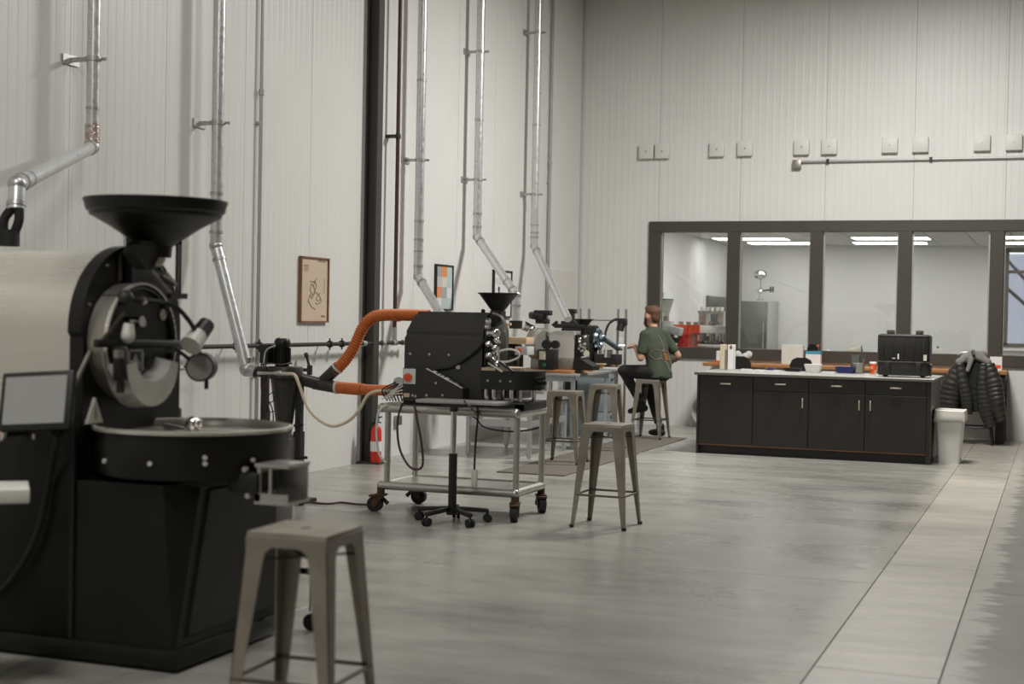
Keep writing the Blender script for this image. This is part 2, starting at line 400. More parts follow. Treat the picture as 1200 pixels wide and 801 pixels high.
# lab behind the glass
LX0, LX1, LY1, LZ = 1.10, 9.0, 25.6, 2.86
LY0 = YB+TH
struct(B().box(LX0-.15, LX0, LY0, LY1+.2, -.1, 3.2).make('wall_lab_left', 'lab_wall', smooth=0))
W2 = (5.76, 7.6, 1.20, 2.80)
lb = B().box(LX0, W2[0], LY1, LY1+.2, -.1, 3.2).box(W2[1], LX1, LY1, LY1+.2, -.1, 3.2).box(W2[0], W2[1], LY1, LY1+.2, -.1, W2[2]).box(W2[0], W2[1], LY1, LY1+.2, W2[3], 3.2)
struct(lb.make('wall_lab_back', 'lab_wall', smooth=0))
struct(B().box(LX1, LX1+.15, LY0, LY1+.2, -.1, 3.2).make('wall_lab_right', 'lab_wall', smooth=0))
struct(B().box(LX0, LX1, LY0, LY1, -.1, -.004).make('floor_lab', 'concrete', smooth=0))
lc = struct(B().box(LX0-.15, LX1+.15, LY0, LY1+.2, LZ+.02, LZ+.2).make('ceiling_lab', 'ceiling_grid', smooth=0))
TROF = [(1.95, 23.2), (2.25, 24.5), (4.15, 23.1), (4.0, 24.4), (6.3, 22.9), (6.35, 24.4), (2.2, 21.15), (3.6, 21.15), (5.0, 21.15), (6.6, 21.15), (8.1, 22.0), (8.1, 23.6)]  # later entries are out of view, added to brighten the lab
nx = 0
xx = LX0+0.02
while xx < LX1-0.1:
    yy = LY0+0.02
    while yy < LY1-0.1:
        B().box(xx+.012, min(xx+.6, LX1)-.012, yy+.012, min(yy+.6, LY1)-.012, LZ-.002, LZ+.03).make('ceiling_tile', 'ceiling_tile', lc, smooth=0)
        yy += .6
    xx += .6
for i, (tx, ty) in enumerate(TROF):
    t = thing('ceiling_light', 'flat white lit ceiling panel light of the lab', 'light', (tx, ty, LZ-.02), 'lit ceiling panels in the lab')
    B().box(tx-.6, tx+.6, ty-.3, ty+.3, LZ-.022, LZ-.002).make('light_frame', 'white', t, smooth=0)
    B().box(tx-.57, tx+.57, ty-.27, ty+.27, LZ-.028, LZ-.018).make('diffuser', 'led_panel', t, smooth=0)
# interior window: frame, mullions, panes
w1 = bpy.data.objects.new('window_1', None); COL.objects.link(w1); w1.location = (WX0, YB, WZ0); struct(w1)
FD0, FD1 = YB-0.045, YB+TH+0.02
B().box(WX0, WX1, FD0, FD1, WZ1-.15, WZ1, bev=.004, seg=1).box(WX0, WX1, FD0, FD1, WZ0, WZ0+.155, bev=.004, seg=1).box(WX0, WX0+.17, FD0, FD1, WZ0+.153, WZ1-.148, bev=.004, seg=1).box(WX1-.17, WX1, FD0, FD1, WZ0+.153, WZ1-.148, bev=.004, seg=1).make('window_frame', 'bronze_frame', w1, smooth=0)
mull = [(2.21, 2.38), (3.37, 3.54), (4.55, 4.73), (5.735, 5.91)]
for a, c in mull: B().box(a, c, FD0+.004, FD1-.004, WZ0+.15, WZ1-.145, bev=.004, seg=1).make('mullion', 'bronze_frame', w1, smooth=0)
edges = [WX0+.17] + [q for p in mull for q in p] + [WX1-.17]
for a, c in zip(edges[::2], edges[1::2]):
    B().box(a-.01, c+.01, YB+.05, YB+.056, WZ0+.14, WZ1-.14).make('pane', 'pane_glass', w1, smooth=0)
    B().box(a, a+.02, YB+.02, YB+.04, WZ0+.15, WZ1-.15).box(c-.02, c, YB+.02, YB+.04, WZ0+.15, WZ1-.15).make('glazing_bead', 'conduit', w1, smooth=0)
# exterior window of the lab
w2 = bpy.data.objects.new('window_2', None); COL.objects.link(w2); w2.location = (W2[0], LY1, W2[2]); struct(w2)
B().box(W2[0]-.03, W2[1], LY1-.02, LY1+.12, W2[3]-.05, W2[3]+.02).box(W2[0]-.03, W2[1], LY1-.02, LY1+.12, W2[2]-.03, W2[2]+.03).box(W2[0]-.03, W2[0]+.05, LY1-.02, LY1+.12, W2[2], W2[3]).box(W2[1]-.05, W2[1], LY1-.02, LY1+.12, W2[2], W2[3]).box(W2[0], W2[1], LY1, LY1+.1, 2.40, 2.45).make('window_frame', 'counter_edge', w2, smooth=0)
B().box(W2[0]-.1, W2[1], LY1-.09, LY1-.01, W2[2]-.09, W2[2]-.05).make('window_sill', 'white', w2, smooth=0)
B().box(W2[0]+.05, W2[1]-.05, LY1+.05, LY1+.056, W2[2], W2[3]).make('pane', 'pane_glass', w2, smooth=0)
B().box(W2[0]+.05, W2[1]-.05, LY1+.01, LY1+.012, W2[2], 2.72).make('roller_shade', 'solar_shade', w2, smooth=0)
struct(B().box(-30, 50, LY1+.25, 90, -.6, -.3).make('ground_outside', 'ground_out', smooth=0))
x0 = PY(1190, 340, 36).x
for i, (dx, ty) in enumerate(((-2.6, 33.0), (.5, 38.0), (4.2, 33.5))):
    tx = x0+dx; b = B(); hgt = 6.5+i*.5
    b.rings([((tx, ty, -.4), .16), ((tx+.1, ty, hgt*.5), .11), ((tx, ty, hgt), .02)], 7)
    for k in range(16):
        z = random.uniform(1.0, hgt*.9); a = random.uniform(0, 6.3); L = (hgt-z)*.45+.5
        p = V((tx, ty, z)); q = p+V((math.cos(a)*L, math.sin(a)*L, L*.8)); b.rings([(p, .05), (p.lerp(q, .5)+V((0, 0, .1)), .035), (q, .012)], 5)
        for j in range(3):
            s = p.lerp(q, .4+.2*j); a2 = a+random.uniform(-1, 1); b.rings([(s, .02), (s+V((math.cos(a2)*.7, math.sin(a2)*.7, .7)), .006)], 4)
    tag(b.make('bare_tree', 'bark'), 'bare leafless tree outside the lab exterior window', 'tree', 'bare trees outside')
# steel column with base plate on the left wall
cy0 = 13.22; cz = CEIL
col = thing('steel_column', 'dark painted steel column standing against the left wall', 'column', (0.12, cy0+.1, 0))
B().box(.012, .026, cy0, cy0+.12, 0, cz).box(.128, .142, cy0, cy0+.12, 0, cz).box(.02, .135, cy0+.052, cy0+.064, 0, cz).make('column_shaft', 'column_paint', col, smooth=0)
B().box(.008, .26, cy0-.08, cy0+.2, 0, .02).make('base_plate', 'column_paint', col, smooth=0)
# ================================================================== pipes and fittings on the walls
def fittings(b, pts, r): 
    for p in pts: b.sph(p, r, 10)
def duct(label, pts, r=.05, brk=(), bands=(), top=CEIL-.01, tail=None):
    # pts: vertical run at pts[0] (x,y) from the roof, then the bends
    t = thing('exhaust_duct', label, 'duct', pts[-1], None)
    P = [V((pts[0][0], pts[0][1], top))]+[V(p) for p in pts]
    for i, (a, c) in enumerate(zip(P, P[1:])):
        B().cyl(a, c, r, n=20).make('duct_pipe', 'galv', t)
    for p in P[1:-1]:
        B().sph(p, r*1.12, 16).make('duct_elbow', 'galv_band', t)
    bl = []
    for i, (a, c) in enumerate(zip(P, P[1:])):
        d = (c-a).normalized()
        if i > 0: bl.append((a+d*.10, a+d*.125, r*1.13))
        if i < len(P)-2: bl += [(c-d*.125, c-d*.10, r*1.13), (c-d*.28, c-d*.26, r*1.08)]
    for z in bands:
        q = V((pts[0][0], pts[0][1], z)); bl.append((q, q+V((0, 0, .025)), r*1.10))
    for a, c, rr in bl: B().cyl(a, c, rr, n=20).make('seam_band', 'galv_band', t)
    for z in brk:
        q = V((pts[0][0], pts[0][1], z))
        B().cyl(q, q+V((0, 0, .03)), r*1.2, n=20).bar(q+V((0, 0, .015)), (0.004, q.y, z+.015), .03, .03).box(.003, .014, q.y-.09, q.y+.09, z-.02, z+.05).cyl(q+V((r*1.1, .02, .015)), q+V((r*1.1+.04, .03, .015)), .012, n=8).make('wall_bracket', 'galv_band', t)
    return t, P
d1p = PX(108, 172, .2); d1e = PX(20, 216, 1.25)
t, P = duct('galvanized duct with foil-wrapped joint and black flexible tails above the stainless drum', [d1p, d1e, d1e+V((.02, -.03, -.14))], .046, brk=(3.25,))
q = d1p; B().cyl(q+V((0, 0, .03)), q+V((0, 0, .16)), .052, n=20).make('foil_wrap', 'crimp_foil', t)
e = d1e+V((.02, -.03, -.14))
B().tube([e+V((-.02, 0, .01)), e+V((-.06, -.02, -.05)), e+V((-.065, -.02, -.13))], .026, 12).tube([e+V((.02, 0, .01)), e+V((.02, 0, -.06)), e+V((-.01, 0, -.13))], .026, 12).make('flexible_tail', 'blk_rub', t)
B().cyl(e+V((-.04, -.01, -.11)), e+V((-.04, -.01, -.20)), .06, n=18).make('collar', 'blk_rub', t)
d2p = PX(253, 288, .18); d2e = V((.50, 10.18, 1.045))
t, P = duct('galvanized duct slanting down to the cyclone beside the thin wall conduit', [d2p, d2e], .05, brk=(3.02,), bands=(2.45, 2.3))
B().sph(d2e, .062, 16).cyl(d2e, d2e+V((.09, 0, -.02)), .055, n=18).cyl(d2e+V((0, 0, .02)), d2e+V((.02, -.01, .10)), .03, n=12).make('cleanout_tee', 'galv_band', t)
d3p = PX(490, 324, .18); d3e = PX(527, 385, .75)
duct('galvanized duct next to the red standpipe bending behind the roaster on the cart', [d3p, d3e], .048, brk=(3.15,), bands=(4.0, 2.5, 2.3))
d4p = PX(559, 277, .18); d4e = PX(605, 346, .95)
t, P = duct('galvanized duct slanting over the small framed print to the sample roaster', [d4p, d4e, d4e+V((.0, .0, -.28))], .048, brk=(4.6, 3.1), bands=(3.8, 2.7))
q = d4e+V((0, 0, -.28)); B().cyl(q, q+V((0, 0, -.09)), .075, .075, n=18).make('damper_collar', 'blk', t)
d5p = PX(626, 288, .18); d5e = PX(666, 374, .95)
duct('galvanized duct closest to the room corner slanting to the white roaster', [d5p, d5e], .048, brk=(5.2, 3.1), bands=(4.0, 2.6))
def conduit(label, y, z0, cz=(), r=.014, x=.04):
    t = thing('wall_conduit', label, 'conduit', (x, y, z0))
    B().cyl((x, y, z0), (x, y, CEIL), r, n=10).make('conduit_pipe', 'conduit', t)
    for z in cz:
        B().cyl((x, y, z), (x, y, z+.05), r*1.5, n=10).make('coupling', 'conduit', t); B().box(0, x+.004, y-.03, y+.03, z-.25, z-.23).make('pipe_strap', 'conduit', t)
conduit('thin grey conduit on the wall beside the cyclone', PX(305, 200, .04).y, .0, (3.4, 1.2), .017)
conduit('thin grey conduit on the wall near the room corner', PX(645, 180, .04).y, .5, (3.6,), .02)
# fire sprinkler standpipe and gas line
gy = 13.75; gz = 1.215; gx = .12
sp = thing('standpipe', 'dark red vertical pipe beside the steel column', 'pipe', (gx, gy, gz))
B().cyl((gx, gy, gz+.05), (gx, gy, CEIL), .021, n=12).make('pipe_run', 'red_oxide', sp)
B().cyl((gx, gy, gz+.02), (gx, gy, gz+.16), .026, n=12).make('coupling', 'conduit', sp); B().cyl((gx, gy, gz+.28), (gx, gy, gz+.33), .03, n=12).make('coupling', 'conduit', sp)
B().box(gx+.015, gx+.05, gy-.012, gy+.05, gz+.22, gz+.29, bev=.008).make('valve_handle', 'red', sp)
B().box(.004, gx+.02, gy-.05, gy+.03, 3.35, 3.38).cyl((gx, gy, 3.34), (gx, gy, 3.39), .028, n=12).make('pipe_bracket', 'black_pipe', sp)
gp = thing('gas_line', 'dark iron gas line running along the left wall at waist height', 'pipe', (gx, 11.5, gz-.04))
b = B().cyl((gx, 8.9, gz), (gx, 14.15, gz), .019, n=12); b.make('pipe_run', 'black_pipe', gp)
for y in (10.62, 11.0, 12.3, 12.55):
    B().cyl((gx, y, gz), (gx, y+.03, gz), .034, n=12).box(gx-.006, gx+.006, y+.01, y+.02, gz-.055, gz+.055).make('pipe_hanger', 'black_pipe', gp); B().box(0, gx-.01, y+.008, y+.022, gz-.008, gz+.008).make('hanger_arm', 'wall_paint', gp)
for y, L in ((9.3, .06), (13.0, .07), (13.45, .06), (13.7, .10), (13.95, .06), (14.1, .05)): B().cyl((gx, y, gz), (gx, y+L, gz), .029, n=12).make('coupling', 'conduit', gp)
# row of fittings on the wall left of the cyclone
gv = thing('gas_valve_train', 'short silver pipe run with small red valve below the iron gas line', 'pipe', (.12, 10.0, 1.02))
B().cyl((.12, 9.1, 1.06), (.12, 10.0, 1.04), .012, n=10).make('pipe_run', 'steel', gv); B().box(-.002, .12, 9.18, 9.20, 1.045, 1.065).make('pipe_bracket', 'steel', gv)
for k in range(5): B().cyl((.12, 9.45+.11*k, 1.052), (.12, 9.50+.11*k, 1.051), .022, n=8).make('coupling', 'conduit' if k % 2 else 'black_pipe', gv)
B().box(.13, .16, 9.36, 9.42, 1.07, 1.10, bev=.006).make('valve_handle', 'red', gv)
# small valve spur by the branch duct
sv = tag(B().cyl((.08, 12.0, .93), (.08, 12.0, 1.02), .026, n=10).cyl((.08, 12.0, 1.0), (.08, 11.94, 1.10), .012, n=8).cyl((.08, 11.94, 1.10), (.08, 11.92, 1.13), .02, n=8).box(0, .08, 11.99, 12.02, .96, .99).make('valve_spur', 'black_pipe'), 'small dark valve spur on the wall above the hose branch', 'valve')
# fire extinguisher
ep = V((.20, 13.19, .02))
fe = thing('fire_extinguisher', 'red fire extinguisher with white label and blue tag by the column foot', 'extinguisher', ep)
B().lathe([(.01, 0), (.052, .0), (.056, .015), (.056, .30), (.048, .345), (.022, .37), (.016, .385), (.005, .386)], ep, n=18).make('cylinder', 'red', fe)
B().lathe([(.0572, .11), (.0572, .21)], ep, n=18).make('paper_label', 'white', fe)
B().cyl(ep+V((0, 0, .37)), ep+V((0, 0, .43)), .018, n=10).bar(ep+V((-.02, 0, .43)), ep+V((.07, -.02, .46)), .02, .012).bar(ep+V((-.02, 0, .41)), ep+V((.06, -.02, .40)), .02, .01).make('valve_handle', 'blk', fe)
B().box(ep.x+.01, ep.x+.035, ep.y-.02, ep.y, .43, .52).make('blue_tag', 'blue', fe)
B().tube([ep+V((.0, -.02, .40)), ep+V((-.05, -.04, .36)), ep+V((-.062, -.03, .2))], .01).make('hose', 'blk_rub', fe)
# outlet boxes on the left wall
ob = tag(B().box(0, .05, 14.02, 14.13, .33, .43, bev=.004).make('outlet_box', 'dull_metal'), 'small grey metal outlet box on the wall behind the cart', 'outlet')
q = PX(746, 397, .02) if False else None
ol = tag(B().box(.62, .70, YB-.012, YB-.002, 1.12, 1.24, bev=.003).make('wall_outlet', 'white'), 'small white outlet plate on the back wall left of the window', 'outlet')
# posters on the left wall
def poster(label, y0, y1, z0, z1, fm, pm, deco=None, fw=.025):
    t = thing('framed_poster', label, 'poster', (.012, (y0+y1)/2, z0))
    B().box(.002, .035, y0, y1, z1-fw, z1).box(.002, .035, y0, y1, z0, z0+fw).box(.002, .035, y0, y0+fw, z0, z1).box(.002, .035, y1-fw, y1, z0, z1).make('frame', fm, t, smooth=0)
    B().box(.002, .02, y0+.01, y1-.01, z0+.01, z1-.01).make('print', pm, t, smooth=0)
    if deco: deco(t)
    return t
def deco1(t):
    b = B(); y0, z0 = 11.9, 1.42
    def L(pts, r=.004): b.tube([(.021, 11.9+.55*u, 1.42+.62*v) for u, v in pts], r, 5, 5)
    L([(.28, .30), (.35, .42), (.42, .36), (.5, .50), (.4, .58), (.36, .48), (.48, .42), (.56, .56), (.5, .64)])
    L([(.55, .46), (.66, .42), (.72, .36), (.62, .33), (.58, .38), (.7, .45)]); L([(.55, .3), (.62, .28), (.74, .32), (.72, .38)])
    L([(.3, .32), (.4, .24), (.55, .2)]); L([(.35, .62), (.5, .62), (.58, .68)]); L([(.46, .55), (.5, .6), (.44, .62)])
    for v in (.86, .84, .81, .78): b.box(.0205, .022, 11.9+.12*.55, 11.9+.55*.28, 1.42+.62*v-.003, 1.42+.62*v+.004)
    for v in (.10, .085): b.box(.0205, .022, 11.9+.55*.75, 11.9+.55*.9, 1.42+.62*v-.003, 1.42+.62*v+.004)
    b.box(.0205, .022, 11.9+.55*.62, 11.9+.55*.9, 1.42+.62*.925, 1.42+.62*.95)
    for k in range(9): b.box(.0205, .022, 11.9+.55*.84, 11.9+.55*.87, 1.42+.62*(.45+.025*k), 1.42+.62*(.462+.025*k))
    b.make('line_drawing', 'poster_ink', t)
poster('tall tan poster with brown script drawing in a dark wooden frame', 11.9, 12.45, 1.42, 2.035, 'wood_dark', 'poster_tan', deco1, .013)
def deco2(t):
    a, c, z0, z1 = 15.03, 15.50, 1.58, 2.08
    cells = [['poster_dgrey', 'poster_orange', 'poster_mint'], ['poster_grey', 'poster_beige', 'poster_mint'], ['poster_orange', 'poster_dgrey', 'poster_pale'], ['poster_pale', 'poster_grey', 'poster_mint']]
    for r in range(4):
        for k in range(3):
            B().box(.0205, .023, a+.012+k*.149, a+.012+(k+1)*.149-.002, z1-.012-(r+1)*.119+.002, z1-.012-r*.119).make('colour_block', cells[r][k], t, smooth=0)
poster('framed patchwork print of orange, mint and grey blocks', 15.02, 15.51, 1.57, 2.09, 'blk', 'paper', deco2, .016)
def deco3(t):
    B().box(.0205, .023, 16.98, 17.02, 1.80, 1.88).box(.0205, .023, 16.97, 17.03, 1.84, 1.885).make('ink_cup', 'purple', t, smooth=0)
    B().box(.0205, .023, 17.03, 17.18, 1.62, 1.82).make('ink_block', 'poster_mint', t, smooth=0); B().box(.0205, .023, 16.9, 17.35, 1.92, 2.0).make('ink_band', 'poster_pale', t, smooth=0)
poster('thin black framed white print with purple and mint shapes', 16.81, 17.44, 1.5, 2.095, 'blk', 'paper', deco3, .018)
def deco4(t):
    for k in range(4): B().box(.0205, .022, 9.4+.02*k, 9.41+.02*k, 2.03-.01*(k % 2), 2.04).make('ink_mark', 'poster_ink', t, smooth=0)
poster('wide black framed white print partly hidden by the roaster hopper', 9.24, 9.93, 1.60, 2.09, 'blk', 'paper', deco4, .055)
bd = tag(B().box(.004, .02, 19.02, 20.1, 1.3, 2.19, bev=.004, seg=1).make('whiteboard', 'whiteboard', smooth=0), 'plain cream board mounted on the left wall by the corner', 'board')
# white boxes and conduit on the back wall
BL = ['white square wall box of the close pair, nearer the room corner', 'white square wall box of the close pair, farther from the room corner', 'white square wall box above the pane with the espresso machine', 'white square wall box above the first mullion and fridge pane', 'white square wall box directly above the conduit end box', 'white square wall box above the first conduit strap',
      'white square wall box beside the mullion behind the black case, cornerward', 'white square wall box just past the mullion behind the black case', 'white square wall box before the mullion above the jacket', 'white square wall box past the mullion above the jacket']
for i, cx_ in enumerate([1.0, 1.235, 2.03, 2.43, 3.22, 3.60, 4.41, 4.81, 5.60, 6.0]):
    z = 3.935 if i > 1 else 3.925
    t = thing('junction_box', BL[i], 'electrical box', (cx_, YB-.03, z-.1), 'white square boxes on the back wall')
    B().box(cx_-.105, cx_+.105, YB-.07, YB-.002, z-.105, z+.105, bev=.008).make('cover', 'box_plastic', t); B().cyl((cx_, YB-.07, z), (cx_, YB-.074, z), .012, n=10).make('screw', 'dull_metal', t)
t = thing('surface_conduit', 'grey conduit with junction box running along the back wall above the window', 'conduit', (3.16, YB-.03, 3.6))
B().cyl((3.16, YB-.035, 3.735), (10.5, YB-.035, 3.735), .016, n=10).make('conduit_pipe', 'conduit', t)
B().box(3.10, 3.22, YB-.075, YB-.002, 3.64, 3.76, bev=.006).make('outlet_box', 'dull_metal', t)
for x in (3.58, 4.95, 6.6): B().box(x-.02, x+.02, YB-.055, YB-.002, 3.71, 3.765).make('pipe_strap', 'black_pipe', t)
# ================================================================== the big roaster in front
R1 = thing('coffee_roaster', 'large black drum coffee roaster with stainless drum and round cooling tray', 'coffee roaster', (2.7, 5.53, 0))
yc = 5.53
B().box(1.3, 2.695, 5.12, 5.94, .085, 1.04, bev=.01).make('body', 'blk_satin', R1)
B().box(1.3, 3.235, 5.10, 5.96, .015, .095, bev=.008).box(1.4, 1.5, 5.2, 5.3, 0, .03).box(3.0, 3.1, 5.2, 5.3, 0, .03).box(3.0, 3.1, 5.75, 5.85, 0, .03).make('plinth', 'blk_satin', R1)
vs = [(2.705, 5.12, .09), (3.208, 5.12, .09), (3.215, 5.127, .09), (3.215, 5.94, .09), (2.705, 5.94, .09),
      (2.705, 5.12, .775), (3.145, 5.12, .775), (3.215, 5.30, .775), (3.215, 5.94, .775), (2.705, 5.94, .775)]
B().poly(vs, [(0, 1, 6, 5), (1, 2, 7, 6), (2, 3, 8, 7), (3, 4, 9, 8), (4, 0, 5, 9), (4, 3, 2, 1, 0), (5, 6, 7, 8, 9)]).make('tray_base', 'blk_satin', R1, smooth=0)
B().poly([(3.216, 5.35, .745), (3.216, 5.90, .745), (3.216, 5.90, .13), (3.216, 5.19, .13), (3.226, 5.36, .735), (3.226, 5.89, .735), (3.226, 5.89, .14), (3.226, 5.205, .14)],
         [(4, 7, 6, 5), (0, 3, 7, 4), (3, 2, 6, 7), (2, 1, 5, 6), (1, 0, 4, 5)]).make('access_panel', 'blk_satin', R1, smooth=0)
B().box(2.69, 2.71, 5.108, 5.122, .1, 1.0).make('door_seam', 'blk_rub', R1, smooth=0)
arc = [(yc+.355*math.cos(a), 1.415+.355*math.sin(a)) for a in [math.pi*k/28 for k in range(29)]]
B().prism(arc+[(yc-.355, 1.02), (yc+.355, 1.02)], 'x', 1.2, 2.63).make('drum_housing', 'stainless', R1, smooth=50)
zc = 1.415
arc = [(yc+.375*math.cos(a), zc+.375*math.sin(a)) for a in [math.pi*k/32 for k in range(33)]]
fp = B().prism(arc+[(yc-.375, 1.40), (yc-.36, 1.385), (yc-.36, .90), (yc+.375, .90)], 'x', 2.63, 2.70).make('faceplate', 'blk_satin', R1, smooth=40)
for k in range(5):
    a = math.pi*(.1+.2*k); B().cyl((2.70, yc+.345*math.cos(a), zc+.345*math.sin(a)), (2.71, yc+.345*math.cos(a), zc+.345*math.sin(a)), .007, n=8).make('bolt', 'dull_metal', fp)
def Q(px_, py_, X=2.83): return PX(px_, py_, X)
dy_, dz = 5.45, 1.36
dd = B().lathe([(.258, 0), (.258, .10), (.235, .105), (.235, .09), (.001, .09)], (2.70, dy_, dz), (1, 0, 0), n=48).make('drum_door', 'blk_satin', R1)
B().lathe([(.2595, .005), (.2595, .085)], (2.70, dy_, dz), (1, 0, 0), n=48).make('drum_collar', 'dull_metal', dd)
B().lathe([(.254, .09), (.264, .09), (.264, .108), (.254, .108)], (2.70, dy_, dz), (1, 0, 0), n=48).make('door_rim', 'stainless', dd)
B().bar(Q(112, 402), Q(214, 403), .03, .035, bev=.008).make('door_bar', 'blk', R1)
B().bar(Q(150, 415), Q(204, 407), .02, .04, bev=.006).make('door_clamp', 'blk', R1)
a_ = Q(151, 376, 2.80); B().cyl(a_-V((.02, 0, 0)), a_+V((.07, 0, 0)), .024, n=16).bar(a_+V((.05, -.07, .0)), a_+V((.05, .04, .0)), .012, .012).make('sampler_port', 'chrome', R1)
a_ = Q(151, 379, 2.87); B().cyl(a_, a_-V((0, .005, .05)), .022, .030, n=14).sph(a_-V((0, .005, .055)), .030, 12).make('sampler_handle', 'white_enamel', R1)
a_ = Q(163, 379, 2.80); B().cyl(a_-V((.02, 0, 0)), a_+V((.03, 0, 0)), .015, n=12).make('sight_port', 'dull_metal', R1)
a_ = Q(191.5, 368.5, 2.795); B().sph(a_, (.006, .027, .027), 16).make('badge', 'poster_beige', R1)
a_ = Q(147, 349, 2.82); B().sph(a_, .036, 14).cyl(a_-V((.12, 0, 0)), a_, .016, n=10).make('knob', 'blk_tex', R1)
B().bar(Q(121, 398, 2.81), Q(145, 366, 2.81), .014, .014).make('lever_rod', 'gun_dark', R1)
B().bar(Q(141, 297, 2.71), Q(141, 329, 2.71), .012, .012).make('guide_rod', 'gun_dark', R1)
B().bar(Q(78, 470, 2.72), Q(106, 411, 2.72), .014, .014).make('side_rod', 'dull_metal', R1)
gx1 = Q(236, 388, 2.95); gx2 = Q(235, 430, 2.95)
B().tube([Q(150, 350, 2.83), Q(168, 352, 2.86), Q(190, 354, 2.88), Q(208, 361, 2.92), Q(221, 375, 2.95), Q(228, 386, 2.95)], .011, 8).make('gauge_cable', 'blk_rub', R1)
B().cyl(Q(165, 352, 2.86), Q(169, 352.5, 2.86), .018, n=10).make('cable_ferrule', 'chrome', R1)
dirv = (Q(243, 383, 2.95)-Q(224, 408, 2.95)).normalized()
B().cyl(gx1-dirv*.11, gx1-dirv*.02, .050, .040, n=16).make('lamp_shade', 'white_enamel', R1)
B().cyl(gx1-dirv*.025, gx1+dirv*.055, .042, .038, n=16).make('lamp_socket', 'blk', R1)
B().bar(Q(205, 408, 2.85), gx2, .018, .018).bar(gx2+V((0, .0, .05)), gx1-dirv*.06, .014, .014).make('gauge_arm', 'blk', R1)
tc_ = (CAMP-gx2); tc_.z = 0; tc_ = (tc_.normalized()+V((-.12, -.2, 0))).normalized()
ga = B().cyl(gx2-tc_*.07, gx2+tc_*.02, .066, n=28).make('gauge_body', 'blk', R1)
B().cyl(gx2+tc_*.016, gx2+tc_*.022, .057, n=28).make('gauge_lens', 'lens_grey', ga)
B().cyl(gx2+V((.02, .02, -.06)), gx2+V((.02, .02, -.10)), .010, n=8).make('gauge_stem', 'blk', ga)
# emblem plate: pale frame with pale spire on a building
em = Q(158.5, 423, 2.88)
B().box(2.865, 2.88, em.y-.058, em.y+.058, em.z-.052, em.z+.052, bev=.004).bar((2.79, em.y, em.z), (2.87, em.y, em.z), .03).make('emblem_plate', 'blk', R1)
b = B().box(2.878, 2.883, em.y-.058, em.y+.058, em.z+.042, em.z+.052).box(2.878, 2.883, em.y-.058, em.y+.058, em.z-.052, em.z-.042).box(2.878, 2.883, em.y-.058, em.y-.043, em.z-.05, em.z+.05).box(2.878, 2.883, em.y+.043, em.y+.058, em.z-.05, em.z+.05)
b.prism([(em.y-.034, em.z-.032), (em.y+.034, em.z-.032), (em.y+.034, em.z-.005), (em.y+.018, em.z+.003), (em.y, em.z+.036), (em.y-.018, em.z+.003), (em.y-.034, em.z-.005)], 'x', 2.878, 2.883).make('emblem', 'counter_grey', R1, smooth=0)
# chrome discharge chute: a U-shaped spout below the door
cpt = [(math.pi*(1+k/16)) for k in range(17)]
b = B(); c0 = (5.355, 1.27)
O = [V((2.79, c0[0]+.06+.205*math.cos(a), c0[1]+.20*math.sin(a))) for a in cpt]; I = [V((2.93, c0[0]+.19*math.cos(a), c0[1]+.185*math.sin(a))) for a in cpt]; K = [V((2.932, c0[0]+.125*math.cos(a), c0[1]+.01+.085*math.sin(a))) for a in cpt]; K2 = [V((2.80, c0[0]+.04+.12*math.cos(a), c0[1]+.03+.08*math.sin(a))) for a in cpt]
for ring in (O, I, K, K2): ring[:] = [b.bm.verts.new(p) for p in ring]
for A, C in ((O, I), (I, K), (K, K2)):
    for k in range(16): b.bm.faces.new((A[k], A[k+1], C[k+1], C[k]))
b.make('discharge_chute', 'bright_steel', R1, smooth=60)
B().bar(Q(141, 406, 2.90), Q(141, 446, 2.90), .05, .05, bev=.01).cyl(Q(141, 446, 2.9), Q(141, 460, 2.9), .018, n=10).make('chute_hinge', 'blk', R1)
B().cyl(Q(139, 410, 2.93), Q(139, 419, 2.93), .02, n=12).make('hinge_pin', 'dull_metal', R1)
B().tube([Q(121, 412, 2.84), Q(124, 432, 2.84), Q(133, 448, 2.84)], .009, 8).make('chute_chain', 'dull_metal', R1)
wt = PX(112, 482, 2.715)
B().prism([(wt.y-.055, wt.z-.05), (wt.y+.055, wt.z-.05), (wt.y, wt.z+.06)], 'x', 2.700, 2.715).make('warning_label', 'offwhite', R1, smooth=0)
B().prism([(wt.y-.012, wt.z-.03), (wt.y+.012, wt.z-.03), (wt.y+.004, wt.z+.02), (wt.y-.004, wt.z+.02)], 'x', 2.714, 2.7165).make('warning_mark', 'poster_dgrey', R1, smooth=0)
# hopper
hc = PY(183, 238, yc); hx = hc.x
hp = B().lathe([(.285, 1.92), (.315, 1.985), (.318, 1.985), (.318, 1.995), (.305, 1.99), (.29, 1.925), (.07, 1.80), (.065, 1.80)], (hx, yc, 0), n=40).lathe([(.315, 1.985), (.305, 1.945), (.075, 1.79), (.07, 1.74)], (hx, yc, 0), n=40).make('hopper', 'blk_satin', R1)
B().lathe([(.02, 1.985), (.06, 1.99), (.06, 2.0), (.01, 2.01)], (hx-.05, yc+.05, 0), n=16).make('hopper_lid_knob', 'white', hp)
def yz(px_, py_, X): p = PX(px_, py_, X); return (p.y, p.z)
ch = B().prism([yz(166, 282, 2.86), yz(197, 280, 2.86), yz(198, 297, 2.86), yz(187, 309, 2.86), yz(181, 316, 2.86), yz(172, 316, 2.86), yz(156, 296, 2.86)], 'x', 2.80, 2.86).make('hopper_chute', 'blk_satin', R1, smooth=0)
B().bar(Q(184, 311, 2.868), Q(189, 303, 2.868), .045, .012).make('chute_window', 'poster_beige', ch)
B().prism([yz(150, 292, 2.72), yz(172, 316, 2.72), yz(182, 318, 2.72), yz(200, 343, 2.72), yz(200, 352, 2.72), yz(168, 352, 2.72), yz(150, 330, 2.72)], 'x', 2.70, 2.74).make('chute_slope', 'blk', R1, smooth=0)
